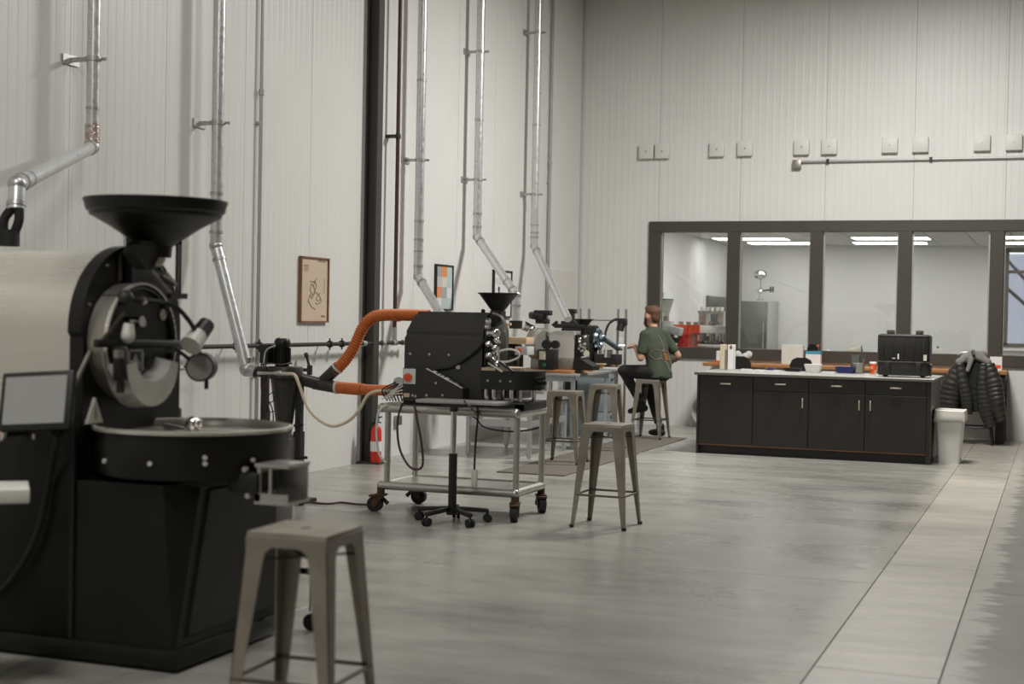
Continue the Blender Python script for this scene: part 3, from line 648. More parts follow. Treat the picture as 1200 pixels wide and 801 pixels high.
B().bar(Q(177, 316, 2.80), Q(199, 343, 2.80), .014).make('chute_rail', 'counter_grey', R1)
B().bar(Q(193, 318, 2.80), Q(206, 334, 2.80), .014).bar(Q(186, 322, 2.79), Q(200, 331, 2.79), .05, .012).make('inlet_flap', 'dull_metal', R1)
B().bar(Q(198, 346, 2.80), Q(218, 347, 2.80), .018, .025).make('inlet_handle', 'blk', R1)
# cooling tray
TX, TY, TR = 3.05, 5.49, .425
tr = B().lathe([(.35, .785), (TR-.012, .80), (TR-.004, .825), (TR-.004, .985), (TR+.006, .985), (TR+.008, 1.0), (TR-.006, 1.003)], (TX, TY, 0), n=64).make('cooling_tray', 'blk_satin', R1)
B().lathe([(TR-.006, 1.003), (TR-.016, .99), (TR-.02, .965), (.03, .955)], (TX, TY, 0), n=64).make('perforated_floor', 'dull_metal', tr)
B().lathe([(TR-.006, .985), (TR+.009, .987), (TR+.009, 1.0), (TR-.006, 1.004)], (TX, TY, 0), n=64).make('tray_rim', 'stainless', tr)
B().cyl((TX, TY, .92), (TX, TY, .99), .03, n=14).sph((TX, TY, 1.005), .035, 12).sph((TX+.03, TY-.02, 1.01), .022, 10).sph((TX-.035, TY+.01, .99), .02, 10).make('agitator_hub', 'chrome', tr)
for k in range(3):
    a = 2.1*k+.4; B().bar((TX, TY, .975), (TX+.37*math.cos(a), TY+.37*math.sin(a), .975), .025, .012).make('agitator_arm', 'steel', tr)
for px_, py_ in ((123, 540), (176, 543), (240, 536), (240, 543), (296, 539)):
    r0 = ray(px_, py_); lo = 4.0; best = None
    for k in range(400):
        p = CAMP + r0*(lo+k*.008)
        if (p.x-TX)**2+(p.y-TY)**2 < TR*TR: best = p; break
    if best: 
        nv = V((best.x-TX, best.y-TY, 0)).normalized(); B().cyl(best-nv*.006, best+nv*.008, .010, n=8).make('tray_bolt', 'white_enamel', tr)
B().lathe([(.28, .76), (.34, .79)], (TX, TY, 0), n=40).make('tray_skirt', 'blk_rub', tr)
oa, oc = PY(299, 555, 5.30).x, PY(337, 555, 5.30).x
B().box(oa, oc, 5.30, 5.31, .70, .745).box(oa, oa+.025, 5.30, 5.31, .70, .865).box(oa+.06, oa+.07, 5.31, 5.32, .74, .85).box(oa, oc, 5.47, 5.48, .70, .865).box(oa, oc+.004, 5.295, 5.485, .855, .87).box(oa, oc+.004, 5.295, 5.485, .70, .712).box(oa, oa+.01, 5.30, 5.48, .70, .86).make('bean_outlet', 'steel', R1, smooth=0)
B().box(oa-.12, oa+.02, 5.28, 5.46, .745, .83, bev=.01).make('outlet_foot', 'blk', R1)
for ox, oz in ((oa-.035, .845), (oa-.02, .735)): B().cyl((ox, 5.29, oz), (ox, 5.27, oz), .012, n=8).make('outlet_bolt', 'steel', R1)
# control screen on a tilting arm
sc = PY(44, 470, 4.93)
M_ = Matrix.Translation(sc) @ Matrix.Rotation(math.radians(-4), 4, 'Y') @ Matrix.Rotation(math.radians(8), 4, 'Z') @ Matrix.Rotation(math.radians(-14), 4, 'X')
cs = B().box(-.165, .165, -.02, .02, -.125, .125, bev=.012, M=M_).make('control_screen', 'blk', R1)
B().box(-.14, .14, -.0235, -.0195, -.098, .102, M=M_).make('display', 'screen', cs, smooth=0)
B().bar(sc+V((0, .02, -.05)), (sc.x-.05, 5.14, .98), .05, .05).make('screen_arm', 'blk', R1)
B().cyl(sc+V((.0, -.02, -.135)), sc+V((.0, -.02, -.155)), .006, n=8).make('screen_latch', 'steel', cs)
B().tube([sc+V((.08, .03, -.14)), PY(58, 560, 5.08), PY(45, 620, 5.07), PY(20, 670, 5.07), PY(-12, 705, 5.07)], .014, 8).make('screen_cable', 'blk_rub', R1)
eb = PY(-1, 508, 4.95)
B().cyl(eb, eb+V((.01, -.03, 0)), .032, n=20).make('stop_ring', 'offwhite', R1); B().cyl(eb+V((.008, -.025, 0)), eb+V((.02, -.06, 0)), .018, n=16).make('stop_button', 'red_or', R1); B().bar(eb+V((0, .01, 0)), (eb.x, 5.14, eb.z), .03, .03).make('stop_mount', 'blk', R1)
# pale table corner at the picture's edge
tp = PY(35, 573, 4.6)
t = thing('side_table', 'pale topped narrow table beside the big black roaster', 'table', (tp.x, tp.y, 0), local=True); t.rotation_euler = (0, 0, math.radians(40))
B().box(-.9, 0, 0, .30, tp.z-.055, tp.z, bev=.006).make('table_top', 'offwhite', t)
for ax, ay in ((-.86, .03), (-.135, .03), (-.86, .27), (-.135, .27)): B().box(ax-.02, ax+.02, ay-.02, ay+.02, 0, tp.z-.04).make('leg', 'leg_grey', t, smooth=0)
# white cart stub behind the big roaster
w0 = PZ(326, 745); 
t = thing('utility_trolley', 'small white and chrome trolley standing behind the big roaster', 'trolley', (w0.x, w0.y+.2, 0))
B().box(w0.x-.35, w0.x-.02, w0.y+.15, w0.y+.17, .05, .60, bev=.004).make('side_panel', 'white', t)
wq = PZ(365, 738)
B().cyl((wq.x, wq.y, .09), (wq.x, wq.y, .45), .014, n=10).bar((w0.x-.3, wq.y, .28), (wq.x, wq.y, .28), .02, .03).bar((w0.x-.3, wq.y, .44), (wq.x, wq.y, .44), .025, .03).make('frame', 'chrome', t)
B().cyl((wq.x, wq.y-.015, .04), (wq.x, wq.y+.015, .04), .04, n=16).make('caster', 'blk_rub', t)
B().cyl((w0.x-.3, wq.y-.015, .04), (w0.x-.3, wq.y+.015, .04), .04, n=16).make('caster', 'blk_rub', t)
B().bar((w0.x-.3, wq.y, .06), (w0.x-.3, wq.y, .44), .02).bar((w0.x-.3, wq.y, .30), (w0.x-.3, w0.y+.16, .30), .02).make('post', 'chrome', t)
# ================================================================== bar stools
SG = 'gunmetal bar stools'
def make_stool(label):
    t = thing('bar_stool', label, 'stool', (0, 0, 0), SG, local=True)
    H, s, f = .745, .152, .205
    b = B().box(-s, s, -s, s, H-.012, H, bev=.005)
    # rolled rim
    b.box(-s-.002, s+.002, -s-.002, s+.002, H-.03, H-.008, bev=.008)
    seat = b.make('seat', 'gunmetal', t)
    B().cyl((0, 0, H-.004), (0, 0, H+.0012), .018, n=18).make('drain_hole', 'gun_dark', seat)
    for sx, sy in ((1, 1), (-1, 1), (-1, -1), (1, -1)):
        T, Bo = V((sx*s, sy*s, H-.02)), V((sx*f, sy*f, 0)); wt, wb_ = .085, .026; th = .004
        b = B()
        levels = [(0.0, wt), (.10, .072), (1.0, wb_)]
        for axis in (0, 1):
            A = []; C = []
            for q, w in levels:
                p = T.lerp(Bo, q); e = p.copy(); e[axis] -= (sx if axis == 0 else sy)*w
                nrm = V((0, sy, 0)) if axis == 0 else V((sx, 0, 0))
                A.append((p, e, p-nrm*th, e-nrm*th))
            for (p0, e0, p0i, e0i), (p1, e1, p1i, e1i) in zip(A, A[1:]):
                b.poly([p0, e0, p1, e1, p0i, e0i, p1i, e1i], [(0, 1, 3, 2), (4, 6, 7, 5), (0, 2, 6, 4), (1, 5, 7, 3), (0, 4, 5, 1), (2, 3, 7, 6)])
        b.make('leg', 'gunmetal', t, smooth=0)
        B().cyl(Bo+V((-sx*.008, -sy*.008, 0)), Bo+V((-sx*.008, -sy*.008, .02)), .016, .018, n=10).make('foot_cap', 'blk_rub', t)
    # aprons with rounded corners between the legs
    for k in range(4):
        M = Matrix.Rotation(k*math.pi/2, 4, 'Z'); b = B()
        pr = [(-s, H-.02), (s, H-.02), (s, H-.10), (s-.07, H-.075), (s-.095, H-.052), (-s+.095, H-.052), (-s+.07, H-.075), (-s, H-.10)]
        b.prism(pr, 'y', s-.001, s+.003); bmesh.ops.transform(b.bm, matrix=M, verts=b.bm.verts)
        b.make('apron', 'gunmetal', t, smooth=0)
    zb = .235; e = s+(f-s)*(1-zb/(H-.02))-.006
    for k in range(4):
        M = Matrix.Rotation(k*math.pi/2, 4, 'Z'); b = B().cyl((-e, e, zb), (e, e, zb), .008, n=8)
        bmesh.ops.transform(b.bm, matrix=M, verts=b.bm.verts); b.make('foot_rail', 'gun_dark', t)
    zu = H-.10; e = s-.005
    B().bar((-e, -e, zu), (e, e, zu), .025, .005).bar((-e, e, zu), (e, -e, zu), .025, .005).make('cross_brace', 'gun_dark', t)
    return t
st0 = make_stool('gunmetal metal bar stool beside the big black roaster')
st0.location = (4.14, 4.53, 0); st0.rotation_euler = (0, 0, math.radians(3))
dup(st0, (3.56, 10.12, 0), math.radians(-1), 'gunmetal metal bar stool standing alone beside the steel cart', SG)
dup(st0, (1.86, 14.22, .012), math.radians(2), 'gunmetal metal bar stool on the rubber mat beside the low grey table', SG)
dup(st0, (1.76, 15.95, .012), math.radians(4), 'gunmetal metal bar stool between the empty mat stool and the seated man', SG)
dup(st0, (1.80, 17.80, .012), math.radians(-3), 'gunmetal metal bar stool the man in green is sitting on', SG)
MP = (1.80, 17.80)
# mats
tag(B().box(1.55, 2.24, 13.08, 15.72, .0, .012, bev=.004, seg=1).make('rubber_mat', 'mat_rubber'), 'brown rubber floor mat under the empty stools', 'mat')
tag(B().box(1.52, 2.21, 15.76, 18.1, .0, .012, bev=.004, seg=1).make('rubber_mat', 'mat_rubber'), 'brown rubber floor mat under the seated man', 'mat')
# ================================================================== steel cart
X0, X1, Y0, Y1 = 1.80, 2.89, 10.0, 10.58
ct = thing('steel_cart', 'tubular stainless steel cart on rusty casters holding the black roaster', 'cart', ((X0+X1)/2, (Y0+Y1)/2, 0))
for z, r in ((.795, .036), (.205, .032)):
    for a, c in (((X0, Y0), (X1, Y0)), ((X1, Y0), (X1, Y1)), ((X1, Y1), (X0, Y1)), ((X0, Y1), (X0, Y0))):
        B().cyl((*a, z), (*c, z), r, n=16).sph((*a, z), r*1.05, 14).make('rail', 'steel', ct)
    B().box(X0, X1, Y0, Y1, z+.004, z+.018).make('shelf', 'steel', ct, smooth=0)
for x, y in ((X0+.05, Y0), (X1, Y0+.02), (X1, Y1), (X0+.02, Y1)):
    B().cyl((x, y, .2), (x, y, .8), .024, n=14).make('leg', 'steel', ct)
def caster(x, y, rot, s=1.0):
    M = Matrix.Translation((x, y, 0)) @ Matrix.Rotation(rot, 4, 'Z')
    b = B().cyl((0, 0, .13), (0, 0, .19), .03, n=12).box(-.045, .045, -.04, .04, .125, .14, bev=.004)
    for sg in (-1, 1): b.prism([(-.03, .13), (.035, .13), (.07, .07), (.055, .045), (.03, .05)], 'y', sg*.032-.003, sg*.032+.003)
    b.box(.02, .09, -.035, .035, .115, .13, bev=.004).bar((.02, -.03, .12), (-.05, -.03, .06), .012, .03)
    bmesh.ops.transform(b.bm, matrix=M, verts=b.bm.verts); f = b.make('caster', 'rust', ct, smooth=30)
    b = B().cyl((.045, -.025, .06), (.045, .025, .06), .06, n=20); bmesh.ops.transform(b.bm, matrix=M, verts=b.bm.verts); b.make('wheel', 'blk_rub', f)
    b = B().cyl((.045, -.034, .06), (.045, .034, .06), .022, n=12); bmesh.ops.transform(b.bm, matrix=M, verts=b.bm.verts); b.make('hub', 'rust', f)
caster(X0-.0, Y0, math.radians(190)); caster(X0+.01, Y1, math.radians(5)); caster(X1, Y0+.01, math.radians(-75)); caster(X1, Y1, math.radians(-60))
# ================================================================== black roaster on the cart
ZT = .813
R2 = thing('coffee_roaster', 'compact black coffee roaster standing on the steel cart', 'coffee roaster', (2.3, 10.28, ZT))
yy0, yy1 = 10.10, 10.52
prof = [(yy0, .84), (yy0, 1.36), (yy0+.10, 1.535), (yy1-.10, 1.535), (yy1, 1.36), (yy1, .84)]
def profile_x(pts, n=6):
    return pts
# body shell with a slanted rear edge
b = B()
A = [V((1.93 if z < 1.4 else 1.985, y, z)) for y, z in prof]; C = [V((2.57, y, z)) for y, z in prof]
b.poly(A+C, [tuple(reversed(range(6))), tuple(range(6, 12))]+[(i, (i+1) % 6, 6+(i+1) % 6, 6+i) for i in range(6)])
bmesh.ops.bevel(b.bm, geom=[e for e in b.bm.edges if abs(e.verts[0].co.x-e.verts[1].co.x) > .3], offset=.03, segments=4, affect='EDGES')
b.make('body_shell', 'blk_tex', R2, smooth=40)
for x in (1.98, 2.14, 2.30, 2.47): B().cyl((x, yy0, 1.21), (x, yy0-.006, 1.21), .010, n=8).make('shell_screw', 'steel', R2)
B().cyl((2.38, yy0, 1.12), (2.38, yy0-.01, 1.12), .018, n=14).make('shell_knob', 'steel', R2)
B().box(1.96, 2.95, 10.02, 10.5, ZT, .875, bev=.006).make('base', 'blk', R2)
B().prism([(1.98, .86), (1.98, 1.105), (2.17, 1.105), (2.47, .965), (2.47, .86)], 'y', yy0-.125, yy0+.01).make('control_box', 'blk_tex', R2, smooth=0)
# sloping label strip on the control box: pale edge and pale marks
sl = (V((2.47, 0, .965))-V((2.17, 0, 1.105))).normalized(); nr = V((-sl.z, 0, sl.x)); nr = nr if nr.z > 0 else -nr
def onsl(u, v, o=.0): return V((2.17, yy0-.125+v, 1.105))+sl*u+nr*o
B().bar(onsl(-.0, .004, .001), onsl(.325, .004, .001), .012, .006, up=nr).make('panel_edge', 'offwhite', R2)
b = B()
for u, w in ((.05, .022), (.095, .012), (.125, .012), (.155, .030)):
    b.bar(onsl(u, .04, .002), onsl(u+w, .04, .002), .045, .003, up=nr)
b.make('panel_mark', 'white', R2, smooth=0)
b = B()
for u, w in ((.20, .02), (.24, .03)): b.bar(onsl(u, .04, .002), onsl(u+w, .04, .002), .03, .003, up=nr)
b.make('panel_mark', 'counter_grey', R2, smooth=0)
ys = yy0-.125
B().box(1.985, 2.085, ys-.006, ys, .985, 1.10, bev=.003).make('switch_plate', 'poster_pale', R2)
B().cyl((2.025, ys-.004, 1.035), (2.025, ys-.02, 1.035), .032, n=20).bar((2.005, ys-.02, 1.03), (2.045, ys-.02, 1.04), .012, .02).make('rotary_switch', 'red_or', R2)
B().box(1.99, 2.04, ys-.012, ys, .885, .915, bev=.003).make('socket', 'pale_wood', R2)
for x, z in ((2.065, .90), (2.09, .895), (2.18, .905), (2.255, 1.0), (2.31, .91)): B().cyl((x, ys, z), (x, ys-.01, z), .010, n=8).make('box_screw', 'steel', R2)
# front: dark face, chrome fittings, trier, hopper
fpl = B().box(2.57, 2.60, yy0+.02, yy1-.02, .95, 1.50, bev=.02).make('faceplate', 'blk', R2)
B().lathe([(.17, 0), (.17, .05), (.14, .06), (.001, .06)], (2.60, 10.27, 1.25), (1, 0, 0), n=28).make('drum_door', 'blk_satin', R2)
B().cyl((2.60, 10.14, 1.38), (2.66, 10.14, 1.38), .035, n=14).sph((2.66, 10.13, 1.38), .04, 12).cyl((2.60, 10.1, 1.47), (2.63, 10.1, 1.47), .022, n=12).cyl((2.6, 10.09, 1.43), (2.63, 10.09, 1.43), .025, n=12).make('port_fitting', 'chrome', R2)
B().tube([(2.62, 10.18, 1.53), (2.70, 10.16, 1.50), (2.745, 10.16, 1.40), (2.74, 10.17, 1.26)], .012, 8).make('front_hoop', 'dull_metal', R2)
b = B()
for k in range(7):
    p = (2.66+.03*math.cos(k*1.9), 10.1+.03*math.sin(k*2.3), 1.16+.028*k); b.sph(p, .026, 8); b.cyl(p, (p[0]+.04*math.cos(k), p[1]-.02, p[2]+.03*math.sin(k*2)), .01, n=8)
b.cyl((2.62, 10.1, 1.12), (2.72, 10.09, 1.10), .02, n=12).cyl((2.7, 10.1, 1.16), (2.7, 10.1, 1.28), .012, n=10).bar((2.66, 10.08, 1.16), (2.80, 10.02, 1.10), .09, .014)
b.make('chrome_fitting', 'chrome', R2)
B().bar((2.64, 10.06, 1.20), (2.75, 10.02, 1.09), .03, .03, bev=.006).bar((2.74, 10.03, 1.17), (2.86, 10.0, 1.10), .016, .016).make('trier_handle', 'blk', R2)
B().sph((2.755, 10.015, 1.085), .008, 8).make('indicator_lamp', 'purple_led', R2)
B().tube([(2.72, 10.08, 1.25), (2.80, 10.06, 1.265), (2.87, 10.06, 1.25), (2.88, 10.06, 1.21), (2.80, 10.06, 1.175), (2.72, 10.08, 1.17)], .008, 8).make('looped_hose', 'offwhite', R2)
B().tube([(2.62, 10.08, 1.36), (2.55, yy0-.02, 1.27), (2.45, yy0-.015, 1.19), (2.33, yy0-.012, 1.12), (2.22, yy0-.012, 1.10), (2.16, yy0-.02, 1.06)], .010, 8).make('sensor_cable', 'blk_rub', R2)
hcx = 2.665
hp = B().lathe([(.155, 1.675), (.157, 1.685), (.15, 1.68), (.035, 1.53), (.03, 1.45)], (hcx-.04, 10.27, 0), n=4 if False else 28).make('hopper', 'blk_satin', R2)
B().prism([(2.58, 1.55), (2.67, 1.55), (2.67, 1.47), (2.61, 1.43), (2.58, 1.46)], 'y', 10.22, 10.32).make('hopper_chute', 'blk', R2, smooth=0)
B().sph((2.50, 10.28, 1.545), .018, 8).make('shell_knob', 'blk', R2)
# cooling tray of the cart roaster
def stadium(x0, x1, y0, y1, n=10):
    r = (y1-y0)/2; cy_ = (y0+y1)/2
    return [(x0, y0), (x1-r, y0)]+[(x1-r+r*math.cos(a), cy_+r*math.sin(a)) for a in [(-.5+k/n)*math.pi for k in range(1, n)]]+[(x1-r, y1), (x0, y1)]
B().prism(stadium(2.60, 3.02, 10.0, 10.46), 'z', .965, 1.105).make('cooling_tray', 'blk', R2, smooth=35)
B().prism(stadium(2.605, 2.86, 10.005, 10.45), 'z', 1.105, 1.125).make('tray_board', 'pale_wood', R2, smooth=35)
for x in (2.66, 2.76, 2.84): B().cyl((x, 10.0, 1.03), (x, 9.993, 1.03), .009, n=8).make('tray_bolt', 'steel', R2)
for x, y in ((2.63, 10.05), (2.69, 10.05), (2.83, 10.05), (2.88, 10.1), (2.63, 10.4), (2.88, 10.4)): B().cyl((x, y, .87), (x, y, .97), .016, n=10).make('tray_post', 'chrome', R2)
B().cyl((3.0, 10.1, 1.05), (3.08, 10.07, 1.06), .014, n=10).cyl((3.0, 10.15, 1.02), (3.07, 10.12, 1.02), .016, n=10).cyl((2.99, 10.12, .985), (3.04, 10.1, .985), .02, n=10).make('tray_latch', 'blk', R2)
B().box(2.87, 2.94, 10.02, 10.08, ZT, .86).make('leveling_foot', 'blk', R2)
B().cyl((2.80, 10.12, .90), (2.80, 10.12, .965), .05, n=16).make('fan_motor', 'blk', R2)
# loose gear at the back of the cart
B().lathe([(.045, 0), (.045, .02), (.001, .02)], (1.90, 10.08, .985), (0, -1, 0), n=20).make('pressure_gauge', 'poster_grey', R2)
b = B()
for k in range(6):
    b.tube([(1.88+.02*k, 10.06, .99-.01*k), (1.80+.03*k, 9.99, .93), (1.84+.025*k, 10.0, .85)], .006, 6)
b.make('wire_bundle', 'blk_rub', R2)
b = B()
for k in range(4): b.tube([(1.98, 9.99, 1.0-.03*k), (1.90, 9.98, .93-.01*k), (1.80+.03*k, 9.99, .86)], .005, 6)
b.make('wire_bundle', 'offwhite', R2)
B().tube([(1.98, 9.97, .84), (1.95, 9.955, .70), (1.97, 9.955, .50), (2.06, 9.955, .36), (2.16, 9.955, .37), (2.15, 9.955, .55), (2.10, 9.96, .76), (2.08, 9.97, .83)], .009, 8).make('power_cord', 'wine', R2)
B().tube([(1.86, 9.955, .82), (1.79, 9.955, .76), (1.775, 9.955, .6), (1.80, 9.955, .45), (1.86, 9.955, .38)], .009, 8).make('power_cord', 'offwhite', R2)
B().tube([(2.12, 10.6, .76), (2.25, 10.75, .70), (2.35, 10.75, .62), (2.60, 10.75, .60), (2.85, 10.7, .66), (2.88, 10.62, .78)], .007, 8).make('power_cord', 'blk_rub', R2)
ps = thing('power_strip', 'white plug end hanging on a cable below the cart', 'power strip', (2.6, 9.955, .30))
B().tube([(2.60, 9.95, .86), (2.605, 9.95, .75), (2.59, 9.95, .55), (2.585, 9.95, .36)], .008, 8).make('cable', 'blk_rub', ps)
B().box(2.565, 2.61, 9.93, 9.965, .24, .37, bev=.01).make('plug', 'offwhite', ps)
# ================================================================== mobile stand in front of the cart
px0, py0 = 2.51, 9.72
pd = thing('mobile_stand', 'slim height adjustable stand on a five wheel black base', 'stand', (px0, py0, 0))
B().box(px0-.30, px0+.36, py0-.02, py0+.20, .865, .89, bev=.006).make('top_board', 'table_grey', pd)
B().box(px0-.10, px0+.10, py0-.02, py0+.12, .845, .867).cyl((px0, py0, .81), (px0, py0, .85), .03, n=14).make('top_bracket', 'blk', pd)
B().cyl((px0, py0, .48), (px0, py0, .83), .021, n=16).make('inner_post', 'chrome', pd)
B().cyl((px0, py0, .09), (px0, py0, .505), .031, n=16).cyl((px0, py0, .06), (px0, py0, .12), .042, n=16).make('outer_post', 'blk', pd)
for k in range(5):
    a = math.radians(-110+72*k); d = V((math.cos(a), math.sin(a), 0)); p = V((px0, py0, 0))
    lg = B().bar(p+V((0, 0, .105))+d*.03, p+V((0, 0, .085))+d*.27, .045, .03, bev=.008).make('star_leg', 'blk', pd)
    q = p+d*.265; s = V((-d.y, d.x, 0))
    B().cyl(q+V((0, 0, .05)), q+V((0, 0, .09)), .01, n=8).cyl(q-s*.026+V((0, 0, .03)), q-s*.006+V((0, 0, .03)), .03, n=16).cyl(q+s*.006+V((0, 0, .03)), q+s*.026+V((0, 0, .03)), .03, n=16).make('caster', 'blk_rub', lg)
tag(B().bar((2.60, 9.69, .895), (2.72, 9.66, .80), .016, .012, bev=.003).make('pen_tool', 'wine'), 'dark pen shaped tool hanging over the stand edge', 'tool')
# ================================================================== cyclone and hoses
cx_, cy_ = .84, 10.2
cyc = thing('chaff_cyclone', 'dark cone cyclone with ribbed electric motor on a black stand', 'cyclone', (cx_+.1, cy_, 0))
B().lathe([(.001, 1.075), (.135, 1.075), (.14, 1.065), (.14, .985), (.115, .975), (.065, .60), (.06, .55), (.001, .55)], (cx_, cy_, 0), n=32).make('cyclone_cone', 'cyc_green', cyc)
B().cyl((cx_-.34, cy_, 1.03), (cx_-.08, cy_, 1.025), .045, n=18).cyl((cx_+.08, cy_+.04, .985), PY(374, 449.5, 10.36), .05, n=18).make('duct_stub', 'cyc_green', cyc)
mo = V((cx_-.03, cy_, 1.075))
b = B().cyl(mo, mo+V((0, 0, .16)), .056, n=24).lathe([(.062, .155), (.066, .17), (.066, .20), (.05, .225), (.001, .226)], mo, n=24)
for k in range(16):
    a = k*math.pi/8; d = V((math.cos(a), math.sin(a), 0)); b.bar(mo+d*.06+V((0, 0, .02)), mo+d*.06+V((0, 0, .15)), .006, .018, up=d)
b.make('motor', 'blk_satin', cyc)
B().cyl(mo+V((-.005, -.04, .216)), mo+V((0, -.02, .228)), .02, n=6).make('motor_label', 'offwhite', cyc)
B().box(mo.x-.15, mo.x-.072, mo.y-.10, mo.y-.0, 1.10, 1.25, bev=.006).bar((mo.x-.09, mo.y, 1.17), (mo.x, mo.y, 1.17), .04).make('switch_box', 'blk', cyc)
B().tube([mo+V((-.14, -.07, .01)), mo+V((-.05, -.14, .03)), mo+V((.06, -.12, .02)), mo+V((.09, -.03, .03)), mo+V((.03, .08, .02)), mo+V((-.12, .05, .02))], .005, 6, closed=True).make('coiled_wire', 'wine', cyc)
b = B()
for k in range(3): b.tube([mo+V((-.10+.02*k, -.15, .03)), mo+V((-.09+.02*k, -.16, -.20)), mo+V((-.05+.03*k, -.15, -.35)), mo+V((-.07+.04*k, -.15, -.52))], .005, 6)
b.make('hanging_wire', 'wine', cyc)
B().tube([mo+V((-.06, -.13, -.24)), mo+V((-.0, -.13, -.20)), mo+V((.01, -.13, -.26)), mo+V((-.05, -.13, -.30)), mo+V((-.05, -.13, -.36)), mo+V((.01, -.13, -.35))], .004, 6).make('hanging_wire', 'blk_rub', cyc)
B().tube([mo+V((.02, -.15, .17)), mo+V((-.07, -.14, .12)), mo+V((-.085, -.14, -.02))], .007, 6).make('grey_lead', 'poster_grey', cyc)
sx = cx_+.12
B().box(sx-.025, sx+.025, cy_-.0, cy_+.05, .02, 1.0).box(sx-.032, sx+.032, cy_-.01, cy_+.06, .25, .56).make('stand_post', 'blk', cyc, smooth=0)
B().box(sx-.35, sx+.12, cy_-.05, cy_+.12, 0, .03, bev=.004).box(sx-.34, sx-.29, cy_, cy_+.05, .02, 1.0).make('stand_base', 'blk', cyc, smooth=0)
B().lathe([(.001, .10), (.12, .10), (.13, .12), (.135, .50), (.06, .56)], (cx_-.02, cy_+.02, 0), n=24).cyl((cx_-.02, cy_+.02, .03), (cx_-.02, cy_+.02, .10), .09, n=20).make('chaff_bin', 'dull_metal', cyc)
B().cyl((sx, cy_-.01, .36), (sx+.10, cy_-.02, .36), .012, n=8).make('clamp_handle', 'blk', cyc); B().cyl((sx-.02, cy_-.02, .61), (sx+.06, cy_-.02, .62), .012, n=8).make('clamp_handle', 'blk', cyc)
# branch with orange hoses
hs = thing('orange_hose', 'bright orange corrugated hose arching from the dark branch to the roaster back', 'hose', (1.3, 10.38, .9))
j0 = PY(372, 449.3, 10.36)
B().cyl(PY(378, 447, 10.38), PY(397, 429, 10.38), .048, n=18).make('hose_cuff', 'cyc_green', hs)
B().corr([PY(392, 434, 10.38), PY(402, 425, 10.38), PY(414, 408, 10.38), PY(424, 386, 10.38), PY(434, 374, 10.38), PY(450, 369, 10.36), (2.03, 10.33, 1.505)], .044, .005).make('corrugated_hose', 'orange_hose', hs)
q0, q1 = PY(395, 431, 10.38), PY(397, 429, 10.38); d = (q1-q0).normalized(); B().cyl(q0-d*.006, q0+d*.012, .053, n=18).make('hose_clamp', 'offwhite', hs)
h2 = thing('orange_hose', 'straight orange hose from the cyclone outlet to the low roaster port', 'hose', (1.5, 10.38, .85))
q0, q1, q2 = PY(394, 453.5, 10.37), PY(425, 456, 10.34), V((1.97, 10.20, .925))
B().cyl(j0-V((.03, .01, -.003)), q0, .049, n=18).make('hose_cuff', 'cyc_green', h2)
B().corr([q0, PY(410, 455, 10.36), q1], .046, .004).make('corrugated_hose', 'orange_hose', h2)
B().corr([q1-V((.02, 0, 0)), PY(445, 457, 10.3), q2], .040, .004).make('corrugated_hose', 'orange_hose', h2)
B().cyl(q0-V((.004, 0, 0)), q0+V((.014, 0, 0)), .054, n=18).make('hose_clamp', 'offwhite', h2)
cr = thing('air_hose', 'cream rubber hose drooping from the cyclone to the roaster', 'hose', (1.2, 10.0, .6))
B().tube([PY(335, 438, 10.0), PY(345, 439, 10.0), PY(351, 452, 10.0), PY(360, 476, 10.0), PY(373, 491, 10.0), PY(390, 499, 10.0), PY(408, 493, 10.0), PY(421, 480, 10.0), PY(430, 464, 10.0), PY(440, 458.5, 10.0), PY(450, 458, 10.0)], .0125, 10).make('hose_run', 'cream', cr)
B().cyl(PY(450, 458, 10.0), PY(462, 458.5, 10.0), .018, n=10).make('hose_coupling', 'dull_metal', cr)
B().cyl(PY(322, 437, 10.0), PY(337, 438, 10.0), .016, n=10).cyl(PY(327, 437, 10.0), PY(329, 437, 10.0), .024, n=8).cyl(PY(302, 437, 10.02), PY(322, 437, 10.0), .012, n=8).make('hose_fitting', 'steel', cr)
# cord on the floor
fc = thing('floor_cord', 'brown power cord lying on the floor between cyclone and cart', 'cord', (1.3, 9.9, 0))
B().tube([PZ(338, 573, .01)+V((0, 0, 0)), PZ(354, 584, .02), PZ(366, 588.5, .012), PZ(385, 590, .012), PZ(400, 588.5, .012), PZ(418, 590.5, .012), PZ(436, 591, .015)], .009, 8).make('cord_run', 'wine', fc)
B().sph(PZ(353, 586, .04), .04, 10).make('cord_plug', 'blk_rub', fc)
B().tube([PZ(325, 586, .012), PZ(335, 580, .012), PZ(349, 581, .012), PZ(352, 586, .012), PZ(340, 589, .012), PZ(330, 588, .012)], .010, 8, closed=True).make('cord_coil', 'blk_rub', fc)
B().bar(PZ(336, 570, .05), PZ(351, 583, .05), .035, .03, bev=.006).make('adapter', 'dull_metal', fc)
